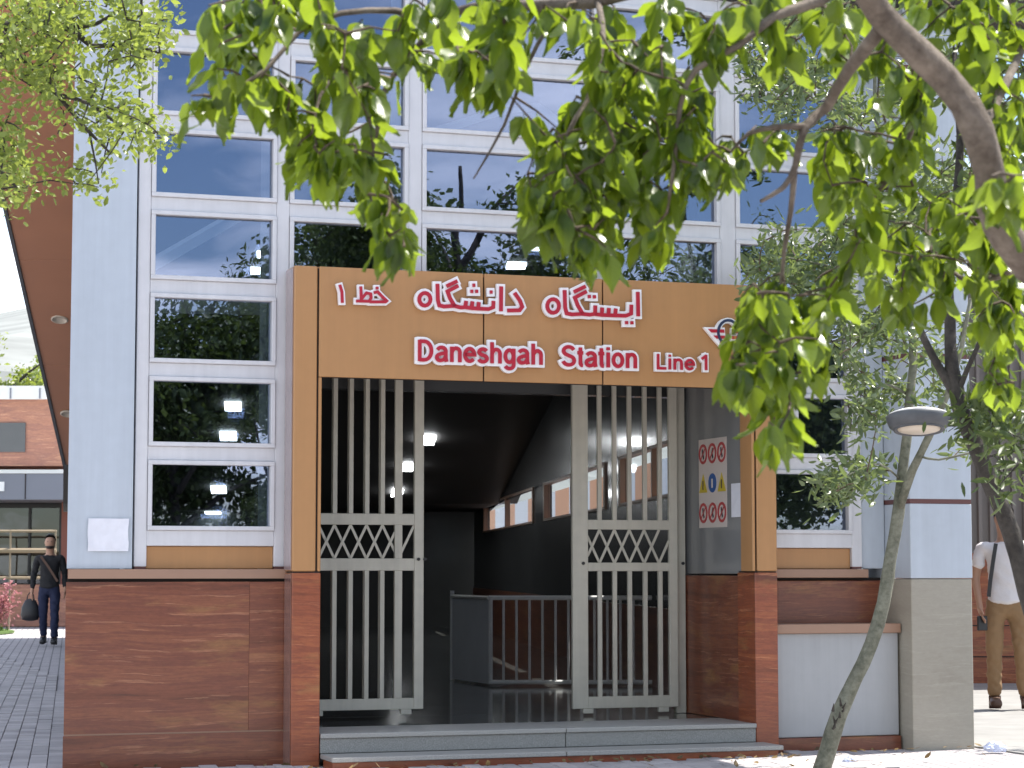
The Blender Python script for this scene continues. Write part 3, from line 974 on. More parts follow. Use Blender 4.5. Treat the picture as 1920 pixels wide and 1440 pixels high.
# ---- lit panels on the sloping ceiling of the hall
first = None
for (qx, qy) in ((500, 472), (488, 503), (437, 758), (428, 814), (410, 915), (402, 961), (712, 1005), (745, 921), (765, 873), (800, 822), (968, 493), (1003, 458), (610, 610)):
    v = (1066 - qy) / FPX
    y = 6.30 / (v + .146)
    if y > 36:
        y = (2.294 - EYE) / v
    p = at(qx, qy, y)
    pw, phh = (36, 9) if y < 24 else ((31, 14) if y < 31 else ((28, 11) if qx < 600 else (20, 11)))
    lx_, ly_ = pw * y / FPX, phh * y / FPX / math.sin(math.atan(v) + (math.atan(.146) if y < 35.9 else .02))
    if first is None:
        mb = MB().box((-.5, -.32, -.03), (.5, .32, .0))
        first = o = mb.build('ceiling_light', M['tube_light'])
    else:
        o = first.copy()
        COL.objects.link(o)
    o.location = p + Vector((0, 0, -.012))
    o.scale = (lx_, ly_ / .64, 1)
    o.rotation_euler = (-math.atan(.146) if y < 35.9 else 0, 0, R(6))
    tag(o, 'lit white panel on the dark sloping hall ceiling', 'ceiling light', 'lit panels on the hall ceiling')

# ------------------------------------------------------------------ steps
st, og = fthing('entrance_steps', 'two low grey granite steps up to the gates', 'steps', 1.7, -.3, 0)


def spart(name, m, a, b, bev=.004):
    return MB().bbox(a, b, bev).build(name, M[m], st, og)


spart('riser', 'red_stone_warm', (.20, -.30, -.05), (3.27, -.05, .038))
spart('tread', 'granite_tread', (.19, -.325, .038), (1.75, -.01, .068))
spart('tread', 'granite_tread', (1.754, -.325, .038), (3.30, -.01, .068))
spart('riser', 'granite', (.192, -.005, .069), (1.86, .2, .165))
spart('riser', 'granite', (1.864, -.005, .069), (3.245, .2, .165))
spart('tread', 'granite_tread', (.192, -.02, .165), (1.86, .60, .195))
spart('tread', 'granite_tread', (1.864, -.02, .165), (3.245, .60, .195))

# ------------------------------------------------------------------ planter beside the portal
pl, og = fthing('planter', 'grey white panelled planter wall with a tan coping beside the pier', 'planter', 3.9, .05, 0)
MB().bbox((3.43, .075, .085), (4.385, .29, .80), .004).build('panel', M['white_panel'], pl, og)
MB().bbox((3.43, .04, .80), (4.392, .296, .865), .004).build('coping', M['sill'], pl, og)
MB().bbox((3.43, .05, -.04), (4.39, .29, .082), .004).build('plinth', M['red_stone'], pl, og)

# ------------------------------------------------------------------ sign lettering
sg, og = fthing('station_sign', 'red and white raised station name in Persian and English on the tan fascia', 'sign', 1.7, 0, 2.49)


def arc(cx, cy, rx, ry, a0, a1, n=9):
    return [(cx + rx * math.cos(R(a0 + (a1 - a0) * i / n)), cy + ry * math.sin(R(a0 + (a1 - a0) * i / n))) for i in range(n + 1)]


# strokes of each glyph in em units (cap height .716), with advance; ('O', pts) = closed
G = {
    'D': (.72, [[(.12, .0), (.12, .716)], [(.12, .045), (.30, .045)] + arc(.30, .358, .285, .313, -90, 90, 12) + [(.12, .671)]]),
    'a': (.56, [arc(.27, .36, .17, .125, 160, 10, 6) + [(.44, .12), (.47, .0)], [(.44, .30), (.25, .27)] + arc(.215, .145, .135, .105, 110, 290, 8) + [(.36, .075), (.44, .19)]]),
    'n': (.56, [[(.12, 0), (.12, .52)], [(.12, .33)] + arc(.29, .34, .15, .135, 150, 0, 6) + [(.44, .0)]]),
    'e': (.56, [[(.09, .27), (.47, .27)] + arc(.28, .26, .19, .215, 5, 320, 16)]),
    's': (.50, [arc(.25, .37, .155, .105, 20, 180, 7) + arc(.25, .385, .155, .11, 195, 250, 3) + [(.31, .25)] + arc(.25, .15, .165, .11, 50, -20, 4) + arc(.25, .15, .165, .11, -35, -165, 7)]),
    'h': (.56, [[(.12, 0), (.12, .716)], [(.12, .33)] + arc(.29, .34, .15, .135, 150, 0, 6) + [(.44, .0)]]),
    'g': (.56, [('O', arc(.265, .26, .165, .21, 0, 340, 16)), [(.44, .52), (.44, -.03)] + arc(.265, -.04, .175, .125, 0, -160, 8)]),
    'S': (.67, [arc(.33, .53, .21, .14, 15, 180, 8) + arc(.33, .53, .21, .145, 190, 255, 3) + [(.42, .34)] + arc(.33, .20, .225, .155, 50, -20, 4) + arc(.33, .20, .225, .155, -35, -170, 8)]),
    't': (.30, [[(.14, .66), (.14, .13)] + arc(.22, .115, .08, .075, 180, 280, 4), [(.02, .475), (.25, .475)]]),
    'i': (.24, [[(.12, 0), (.12, .52)], [(.12, .60), (.12, .70)]]),
    'o': (.56, [('O', arc(.28, .26, .185, .215, 0, 340, 16))]),
    'L': (.56, [[(.12, .716), (.12, 0)], [(.08, .045), (.50, .045)]]),
    '1': (.50, [[(.30, 0), (.30, .716)], [(.31, .68), (.10, .52)]]),
}


def strokes_letter(name, strokes, hw, border, y, parent_plate, plate_mb, letters_parent):
    mb = MB()
    for i, s in enumerate(strokes):
        cl = isinstance(s, tuple)
        pts = s[1] if cl else s
        mb.ribbon(pts, hw, y - .0115 - .0006 * i, y + .002 + .0002 * i, 0.0, cl)
        plate_mb.append((pts, hw + border, border, cl))
    return mb


def word(text, s0, s1, base, cap, hw, border):
    em = cap / .716
    adv = sum(G[c][0] for c in text) * em
    kx = (s1 - s0) / (adv - .10 * em)
    pm_, lets = [], []
    x = s0 - .06 * em * kx
    for c in text:
        a, st_ = G[c]
        conv = []
        for s in st_:
            if isinstance(s, tuple):
                conv.append(('O', [(x + p[0] * em * kx, base + p[1] * em) for p in s[1]]))
            else:
                conv.append([(x + p[0] * em * kx, base + p[1] * em) for p in s])
        lets.append(strokes_letter(c, conv, hw, border, -.040, None, pm_, None))
        x += a * em * kx
    plate = MB()
    for i, (pts, h_, e_, cl) in enumerate(pm_):
        plate.ribbon(pts, h_, -.040 + .00025 * (i % 9), -.012 + .0003 * (i % 9), e_, cl)
    pl_ = plate.build('word_plate', M['letter_white'], sg, og)
    for mb in lets:
        mb.build('letter', M['letter_red'], pl_, og)


word('Daneshgah', .822, 1.690, 2.607, .140, .0120, .0175)
word('Station', 1.826, 2.368, 2.603, .140, .0120, .0175)
word('Line', 2.512, 2.792, 2.602, .104, .0088, .0130)
word('1', 2.838, 2.902, 2.605, .106, .0088, .0130)

Z5 = lambda x, y: fp(580 + x / 4.571, 500 + y / 4.571, -.03)
Z6 = lambda x, y: fp(980 + x / 4.174, 500 + y / 4.174, -.03)
ell = lambda cx, cy, rx, ry, n=16, a0=0, a1=338: [(cx + rx * math.cos(R(a0 + (a1 - a0) * i / n)), cy + ry * math.sin(R(a0 + (a1 - a0) * i / n))) for i in range(n + 1)]
dot = lambda x, y: [(x - 11, y), (x + 11, y)]


def pword(conv, groups, hw, border, dhw):
    pm_, lets = [], []
    for grp in groups:
        mb = MB()
        for i, s in enumerate(grp):
            cl = isinstance(s, tuple)
            pts = [conv(*p) for p in (s[1] if cl else s)]
            isdot = (not cl) and len(s) == 2 and abs(s[0][0] - s[1][0]) == 22
            h_ = dhw if isdot else hw
            mb.ribbon(pts, h_, -.0515 - .0006 * i, -.038 + .0002 * i, 0.0, cl)
            pm_.append((pts, h_ + border, border, cl))
        lets.append(mb)
    plate = MB()
    for i, (pts, h_, e_, cl) in enumerate(pm_):
        plate.ribbon(pts, h_, -.040 + .00025 * (i % 9), -.012 + .0003 * (i % 9), e_, cl)
    pl_ = plate.build('word_plate', M['letter_white'], sg, og)
    for mb in lets:
        mb.build('letter', M['letter_red'], pl_, og)


def gaf(x, y):
    """joined gaf, upper arm at (x, y) in zoomed pixels"""
    return [[(x + 92, y - 48), (x, y), (x + 22, y + 60), (x + 62, y + 128)], [(x + 84, y - 88), (x - 8, y - 44)]]


pword(Z5, [
    [('O', ell(984, 282, 48, 54))],
    [[(1092, 150), (1096, 290), (1108, 335), (1150, 344), (1236, 338)]],
    gaf(1178, 214),
    [[(1236, 338), (1290, 352), (1330, 350), (1338, 296)], [(1330, 350), (1384, 358), (1392, 300)], [(1384, 358), (1440, 362), (1446, 306)], dot(1386, 214), dot(1428, 214), dot(1403, 162)],
    [[(1440, 362), (1530, 366), (1570, 350), (1572, 296)], dot(1552, 220)],
    [[(1638, 172), (1636, 384)]],
    [[(1752, 226), (1800, 296), (1818, 346), (1796, 376), (1690, 378)]],
], .0124, .0175, .0108)
pword(Z6, [
    [('O', ell(232, 310, 46, 54))],
    [[(322, 186), (326, 320), (338, 368), (380, 376), (456, 372)]],
    gaf(402, 244),
    [[(456, 372), (520, 378), (560, 372), (562, 306)], dot(515, 236), dot(555, 238)],
    [[(560, 374), (612, 380), (616, 322)], [(612, 380), (664, 382), (668, 326)], [(664, 382), (716, 384), (722, 330)]],
    [[(716, 384), (800, 386), (842, 370), (844, 300)], dot(806, 440), dot(848, 441)],
    [[(894, 200), (898, 390)]],
], .0124, .0175, .0108)
pword(Z5, [
    [[(256, 158), (274, 220), (278, 312)]],
    [[(436, 172), (440, 286)], [(396, 296), (520, 300)], [(442, 278), (484, 228), (520, 236), (524, 270), (506, 298)]],
    [[(548, 226), (580, 218), (622, 262), (658, 296), (648, 304), (512, 304)], dot(576, 186)],
], .0092, .0130, .0085)

# winged wheel emblem at the right of the fascia
em, ogm = fthing('winged_emblem', 'red and white winged emblem half hidden by leaves on the fascia', 'emblem', 3.06, 0, 2.86)
ex = 3.045
for k, sx in enumerate((1, -1)):
    f = lambda p: [(ex - sx * (ex - x), z) for x, z in p]
    if sx == 1:
        y0 = -.0400
    else:
        y0 = -.0404
    MB().prism(f([(2.862, 2.902), (3.02, 2.905), (3.03, 2.77), (3.0, 2.757), (2.955, 2.800)]), y0, -.012).build('wing', M['letter_white'], em, ogm)
    for q_ in ([(2.895, 2.889), (3.012, 2.890), (3.015, 2.868), (2.92, 2.866)], [(2.935, 2.846), (3.018, 2.848), (3.02, 2.826), (2.958, 2.824)], [(2.975, 2.804), (3.022, 2.806), (3.024, 2.788), (2.992, 2.786)]):
        MB().prism(f(q_), y0 - .010, y0 - .0002).build('feather', M['letter_red'], em, ogm)
MB().ribbon(arc(3.045, 2.87, .078, .085, 0, 340, 18), .018, -.047, -.0115, 0, True).build('ring', M['letter_white'], em, ogm)
MB().ribbon(arc(3.045, 2.87, .078, .085, 0, 340, 18), .009, -.054, -.046, 0, True).build('ring_inlay', M['emblem_dark'], em, ogm)

# ------------------------------------------------------------------ gates


def gate(label, bars, wide, stile0, stile1, z, feet, d0, rear, post=None, latch=None):
    t, og = fthing('folding_gate', label, 'gate', (stile0[0] + stile1[1]) / 2, d0, .19, 'cream folding gates of the entrance')
    zb0, zb1, zl0, zl1, zu0, zu1, ztop = z
    D0, D1 = d0, d0 + .035

    def p(name, a, b, bev=.003, m='gate'):
        return MB().bbox(a, b, bev).build(name, M[m], t, og)
    for a, b in (stile0, stile1):
        p('stile', (a, D0, zb0), (b, D1, ztop))
    A, Bx = stile0[1], stile1[0]
    for a, b in ((zb0, zb1), (zl0, zl1), (zu0, zu1), (ztop - .05, ztop)):
        p('rail', (A, D0 + .001, a), (Bx, D1 - .001, b))
    for x in bars:
        p('bar', (x - .016, D0 + .004, zb1), (x + .016, D1 - .006, zl0), .002)
        p('bar', (x - .016, D0 + .004, zu1), (x + .016, D1 - .006, ztop - .05), .002)
    for x, w_ in wide:
        p('bar', (x - w_, D0 + .003, zb1), (x + w_, D1 - .004, zl0), .002)
        p('bar', (x - w_, D0 + .003, zu1), (x + w_, D1 - .004, ztop - .05), .002)
        p('bar', (x - w_, D0 + .003, zl1), (x + w_, D1 - .004, zu0), .002)
    # lattice
    sp = bars[1] - bars[0]
    xs = A - (A - bars[0]) % sp - sp
    k = 0
    while xs < Bx:
        for dx, dy in ((sp, .010), (-sp, .018)):
            x0, x1 = (xs, xs + dx)
            za_, zb_ = zl1, zu0
            lo, hi = 0.0, 1.0
            for (bound, sg_) in ((A, 1), (Bx, -1)):
                pass
            t0, t1 = 0.0, 1.0
            dxs = x1 - x0
            for lim, low in ((A, True), (Bx, False)):
                tt = (lim - x0) / dxs
                if (dxs > 0) == low:
                    t0 = max(t0, tt)
                else:
                    t1 = min(t1, tt)
            if t1 - t0 > .08:
                pts = [(x0 + dxs * t0, za_ + (zb_ - za_) * t0), (x0 + dxs * t1, za_ + (zb_ - za_) * t1)]
                MB().ribbon(pts, .009, D0 + dy, D0 + dy + .006).build('lattice_strip', M['gate'], t, og)
        xs += sp
        k += 1
    for a, b in feet:
        p('foot', (a, D0 + .002, zb0 - .035), (b, D1 - .002, zb0))
    # the second leaf folded behind
    off, dd = rear
    for x in bars:
        p('rear_bar', (x + off - .013, D0 + dd, zb1), (x + off + .013, D0 + dd + .02, zl0), .002)
        p('rear_bar', (x + off - .013, D0 + dd, zu1), (x + off + .013, D0 + dd + .02, ztop - .05), .002)
    for a, b in ((zb0 + .01, zb1 - .01), (zl0 + .01, zl1 - .01), (zu0 + .01, zu1 - .01)):
        p('rear_rail', (A - .03, D0 + dd + .002, a), (Bx + .02, D0 + dd + .025, b))
    if post:
        p('post', (post[0], D0 + .06, .19), (post[1], D0 + .12, 2.715))
    for x in (latch or []):
        MB().tube([(x, D0 - .012, zl1 - .005), (x, D0 + .002, zl1 - .005)], .012, 8).build('bolt', M['black'], t, og)
    return t


gate('left cream folding gate of single bars and lattice band, left of the dark doorway',
     [.577, .693, .810, .923], [(1.040, .028)], (.36, .435), (1.155, 1.225), (.263, .341, 1.235, 1.321, 1.557, 1.636, 2.70), [(.40, .50), (1.06, 1.14)], 1.18, (.012, .10),
     latch=[1.185, 1.232])
gate('right cream folding gate with doubled lower bars beside the safety poster',
     [2.564, 2.681, 2.799, 2.921, 3.040], [], (2.350, 2.470), (3.110, 3.175), (.240, .325, 1.231, 1.293, 1.534, 1.604, 2.70), [(2.43, 2.51), (3.02, 3.10)], 1.18, (.045, .13),
     post=(3.185, 3.262), latch=[2.43, 3.215])

# ------------------------------------------------------------------ railing in the hall
rl = thing('hall_railing', 'steel railing with a grey end panel on the dark hall floor', 'railing', (.5, 20.3, .186))


def wp(name, m, pts, r, seg=6):
    o = MB().tube([(p[0] - .5, p[1] - 20.3, p[2] - .186) for p in pts], r, seg)
    return o.build(name, M[m], rl)


yR = 20.3
wp('rail', 'steel', [(-.21, yR, .985), (1.27, yR, .985)], .022)
wp('rail', 'steel', [(-.21, yR, .225), (1.27, yR, .225)], .02)
for i in range(13):
    x = -.195 + i * .118
    wp('bar', 'steel', [(x, yR, .23), (x, yR, .975)], .013 if i else .022)
pp = MB().hexa([(-.205 - .5, 20.31 - yR, .02), (-.19 - .5, 20.33 - yR, .02), (-.555 - .5, 21.32 - yR, .02), (-.575 - .5, 21.30 - yR, .02),
                (-.205 - .5, 20.31 - yR, .78), (-.19 - .5, 20.33 - yR, .78), (-.555 - .5, 21.32 - yR, .78), (-.575 - .5, 21.30 - yR, .78)])
pp.build('end_panel', M['grey_panel'], rl)
wp('post', 'steel', [(-.57, 21.31, .19), (-.57, 21.31, 1.04)], .022)
wp('rail', 'steel', [(-.57, 21.31, .985), (-.21, 20.3, .985)], .02)

# ------------------------------------------------------------------ notices
nt_, og = fthing('notice_paper', 'crumpled blank white sheet taped low on the pale blue column', 'paper', -1.145, .23, 1.46)
mb = MB()
nx, nz = 10, 8
for j in range(nz + 1):
    for i in range(nx + 1):
        mb.v.append((-1.273 + .256 * i / nx + .002 * math.sin(j), .222 + .005 * math.sin(i * 1.9 + j * .7) * math.cos(j * 1.7 - i * .6) - (.004 if i in (0, nx) else 0), 1.360 + .207 * j / nz))
W_ = nx + 1
mb.f = [(j * W_ + i, j * W_ + i + 1, (j + 1) * W_ + i + 1, (j + 1) * W_ + i) for j in range(nz) for i in range(nx)]
mb.build('sheet', M['paper'], nt_, og, smooth=True)
JS = 3.285                                        # face of the right jamb
ps, og = fthing('safety_poster', 'white poster of nine safety symbols on the grey jamb beside the right gate', 'poster', JS, .75, 1.85)


def jp(mb, name, m):
    return mb.build(name, M[m], ps, og)


def jbox(y0, y1, z0, z1, x0, x1):
    return MB().box((x0, y0, z0), (x1, y1, z1))


Y0, Y1, PZ0, PZ1 = .53, 1.025, 1.545, 2.19
jp(jbox(Y0, Y1, PZ0, PZ1, JS - .004, JS - .001), 'sheet', 'poster_base')
cw, ch_ = (Y1 - Y0) / 3, (PZ1 - PZ0) / 3


def jring(cy, cz, r, hw, x0, x1, m, name, closed=True, pts=None):
    mb = MB().ribbon(pts or arc(cy, cz, r, r, 0, 342, 18), hw, 0, 1, 0, closed)
    mb.v = [(x0 if v[1] == 0 else x1, v[0], v[2]) for v in mb.v]
    mb.f = [tuple(reversed(f)) for f in mb.f]
    return mb.build(name, M[m], ps, og)


for r_ in range(3):
    for c_ in range(3):
        cy, cz = Y0 + cw * (c_ + .5), PZ0 + ch_ * (r_ + .5)
        if r_ != 1:
            k = jring(cy, cz, .064, .0095, JS - .008, JS - .0041, 'poster_red', 'prohibition_sign')
            h = MB().ribbon([(cy - .012, cz - .035), (cy + .006, cz), (cy + (.012 if c_ != 1 else -.012), cz + .036)], .010, 0, 1)
            h.v = [(JS - .0062 if v[1] == 0 else JS - .0042, v[0], v[2]) for v in h.v]
            h.build('pictogram', M['poster_dark'], k, (0, 0, 0))
            h2 = MB().ribbon([(cy - .045, cz + .045), (cy + .045, cz - .045)], .006, 0, 1)
            h2.v = [(JS - .0078 if v[1] == 0 else JS - .0063, v[0], v[2]) for v in h2.v]
            h2.build('slash', M['poster_red'], k, (0, 0, 0))
        elif c_ == 1:
            mb = MB().prism(arc(cy, cz, .070, .070, 0, 342, 18), 0, 1)
            mb.v = [(JS - .007 if v[1] == 0 else JS - .0041, v[0], v[2]) for v in mb.v]
            k = mb.build('mandatory_sign', M['poster_blue'], ps, og)
            h = MB().ribbon([(cy, cz - .035), (cy, cz + .03)], .012, 0, 1)
            h.v = [(JS - .009 if v[1] == 0 else JS - .0071, v[0], v[2]) for v in h.v]
            h.build('pictogram', M['poster_base'], k, (0, 0, 0))
        else:
            mb = MB().prism([(cy - .072, cz - .066), (cy + .072, cz - .066), (cy, cz + .070)], 0, 1)
            mb.v = [(JS - .007 if v[1] == 0 else JS - .0041, v[0], v[2]) for v in mb.v]
            k = mb.build('warning_sign', M['poster_yellow'], ps, og)
            h = MB().ribbon([(cy, cz - .045), (cy, cz + .02)], .008, 0, 1)
            h.v = [(JS - .009 if v[1] == 0 else JS - .0071, v[0], v[2]) for v in h.v]
            h.build('pictogram', M['poster_dark'], k, (0, 0, 0))
for o in list(ps.children):
    for c in o.children:                          # pictograms were given in facade coordinates
        c.location = (-og[0], -og[1], -og[2])
n2, og = fthing('notice_sheet', 'small blank white sheet on the grey jamb right of the poster', 'paper', JS, .36, 1.73)
MB().box((JS - .003, .245, 1.612), (JS - .001, .455, 1.85)).build('sheet', M['paper'], n2, og)

# ------------------------------------------------------------------ background on the left
bgL = thing('neighbour_building', 'low red stone building with a grey canopy behind the walking person', 'building', (-12, 50, 0))


def bp_(name, m, a, b, parent=None):
    return MB().box((a[0] + 12, a[1] - 50, a[2]), (b[0] + 12, b[1] - 50, b[2])).build(name, M[m], parent or bgL)


bp_('wall', 'red_stone_glare', (-17, 50, 3.55), (-7.6, 56, 5.05))
bp_('coping', 'coping_white', (-17.1, 49.9, 5.05), (-7.5, 56.1, 5.35))
for x in (-16.2, -14.8, -13.4, -12.05, -11.3, -10.64, -9.3):
    bp_('coping_joint', 'grey_canopy', (x, 49.88, 5.06), (x + .03, 49.9, 5.30))
bp_('window_recess', 'dark_wall', (-13.2, 49.96, 3.86), (-10.95, 50.0, 4.52))
bp_('canopy', 'grey_canopy', (-16, 47.6, 2.72), (-7.8, 50.0, 3.28))
bp_('canopy_top', 'coping_white', (-16.02, 47.58, 3.28), (-7.78, 50.0, 3.36))
bp_('canopy_joint', 'seam', (-10.42, 47.585, 2.73), (-10.40, 47.6, 3.27))
bp_('canopy_letter', 'letter_white', (-11.06, 47.57, 2.90), (-10.86, 47.6, 3.10))
gl = bp_('glazing', 'dark_glass', (-16, 50.5, .9), (-9.5, 50.54, 2.72))
for x in (-15, -13.6, -12.2, -10.95, -10.25):
    bp_('glazing_bar', 'black', (x, 50.44, .9), (x + .05, 50.5, 2.70), gl)
bp_('glazing_head', 'black', (-16, 50.42, 2.62), (-9.5, 50.5, 2.71), gl)
for x in (-9.95, -9.56, -8.9):
    bp_('post', 'red_post', (x, 49.2, 0), (x + .17, 49.5, 2.72))
bp_('back_wall', 'dark_wall', (-17, 52, 0), (-7.6, 56, 3.55))
bp_('podium', 'red_stone_glare', (-17, 48.4, 0), (-7.6, 52, .9))
# rubble on the canopy
rb = MB()
for q_ in range(7):
    x = -9.9 + q_ * .2
    rb.box((x, 48.4, 3.36), (x + .22, 48.8, 3.40 + .14 * abs(math.sin(q_ * 1.7))))
rb.build('white_cover', M['coping_white'], bgL, (-12, 50, 0))
tag(bgL.children[-1], kind='stuff')

rf = thing('beige_railing', 'beige metal railing along the path before the red stone building', 'railing', (-11, 46, 0))
for z, r in ((2.02, .028), (1.62, .05), (1.06, .03)):
    MB().tube([(-4, 0, z), (1.6, 0, z)], r, 6).build('rail', M['beige_metal'], rf)
for i in range(7):
    x = -4 + i * .93
    MB().box((x - .016, -.016, 0), (x + .016, .016, 2.05)).build('post', M['beige_metal'], rf)

lawn = MB()
poly = [(-22, 39), (-10.35, 39.6), (-9.75, 42), (-9.7, 43.6), (-10.3, 45), (-22, 45.6)]
k = len(poly)
lawn.v = [(x, y, .0) for x, y in poly] + [(x, y, .05) for x, y in poly]
lawn.f = [tuple(range(k, 2 * k))] + [(i, (i + 1) % k, k + (i + 1) % k, k + i) for i in range(k)]
tag(lawn.build('lawn', M['grass']), kind='structure')
gb = MB()
for i in range(5200):
    t = random.random()
    x, y = -11.9 + 2.3 * random.random(), 39.9 + 5.0 * random.random()
    if x > -9.8 + .02 * (y - 42) or (y > 43.5 and x > -10.2):
        continue
    h = random.uniform(.05, .15)
    a = random.uniform(0, 6.28)
    dx, dy = .012 * math.cos(a), .012 * math.sin(a)
    n = len(gb.v)
    gb.v += [(x - dx, y - dy, .04), (x + dx, y + dy, .04), (x + random.uniform(-.05, .05), y + random.uniform(-.05, .05), .05 + h)]
    gb.f.append((n, n + 1, n + 2))
tag(gb.build('grass', M['grass']), 'short bright green grass beside the sunlit path', 'grass', kind='stuff')

hill = MB()
hp = [(-260, 0), (-190, 26), (-140, 36), (-112, 40), (-90, 38), (-60, 30), (-20, 22), (40, 16), (120, 0)]
hill.v = [(x, 420, z) for x, z in hp] + [(x, 760, z + 60) for x, z in hp] + [(x, 380, -1) for x, z in hp]
k = len(hp)
hill.f = [(i, i + 1, k + i + 1, k + i) for i in range(k - 1)] + [(2 * k + i, 2 * k + i + 1, i + 1, i) for i in range(k - 1)]
tag(hill.build('hill', M['hill']), kind='structure')

# ------------------------------------------------------------------ background on the right
cl = thing('clad_wall', 'grey ribbed metal wall on a red stone base behind the man in white', 'wall', (5.9, 24.5, 0))
x0, x1 = -1.6, 4.5
MB().box((x0, .06, -.05), (x1, .5, 1.42)).build('base_slab', M['red_stone_warm'], cl)
for z in (.28, .62):
    MB().box((x0, .05, z), (x1, .06, z + .012)).build('base_joint', M['seam'], cl)
MB().box((x0, .16, 1.42), (x1, .5, 5.6)).build('backing', M['rib_metal'], cl)
rib = None
i = 0
x = x0
while x < x1:
    if rib is None:
        rib = r_ = MB().prism([(-.030, 0), (.030, 0), (.018, 1), (-.018, 1)], 0, 1).build('rib', M['rib_metal'], cl)
        me = rib.data
        for v in me.vertices:
            a, b, c = v.co
            v.co = (a, .16 - .055 * c, 1.43 + 4.16 * b)
        me.update()
    else:
        r_ = rib.copy()
        COL.objects.link(r_)
    r_.location = (x, 0, 0)
    x += .125

# ------------------------------------------------------------------ people


def skin_mesh(verts, edges, radii, root=0, sub=2):
    me = bpy.data.meshes.new('tmp')
    me.from_pydata(verts, edges, [])
    o = bpy.data.objects.new('tmp', me)
    COL.objects.link(o)
    sk = o.modifiers.new('s', 'SKIN')
    sk.use_smooth_shade = True
    if not me.skin_vertices:
        me.attributes.new('skin_vertex', 'FLOAT_VECTOR', 'POINT')
    sl = me.skin_vertices[0].data
    for i, r in enumerate(radii):
        sl[i].radius = r if hasattr(r, '__len__') else (r, r)
        sl[i].use_root = (i == root)
    ss = o.modifiers.new('u', 'SUBSURF')
    ss.levels = ss.render_levels = sub
    dg = bpy.context.evaluated_depsgraph_get()
    out = bpy.data.meshes.new_from_object(o.evaluated_get(dg))
    bpy.data.objects.remove(o)
    out.shade_smooth()
    return out


class Skel:
    def __init__(self):
        self.v, self.e, self.r = [], [], []

    def add(self, p, r, parent=None):
        self.v.append(tuple(p)); self.r.append(r)
        i = len(self.v) - 1
        if parent is not None:
            self.e.append((parent, i))
        return i

    def chain(self, pts, parent):
        for p, r in pts:
            parent = self.add(p, r, parent)
        return parent

    def obj(self, name, m, parent, sub=2, fold=0.0):
        me = skin_mesh(self.v, self.e, self.r, 0, sub)
        if fold:
            for v in me.vertices:
                c, n_ = v.co, v.normal
                k = mnoise.noise(Vector((c.x * 9, c.y * 9, c.z * 16 + c.x * 14))) + .6 * mnoise.noise(Vector((c.x * 22 + 5, c.y * 20, c.z * 30)))
                v.co = c + n_ * fold * k
        me.name = name
        me.materials.clear()
        me.materials.append(M[m])
        o = bpy.data.objects.new(name, me)
        COL.objects.link(o)
        o.parent = parent
        return o


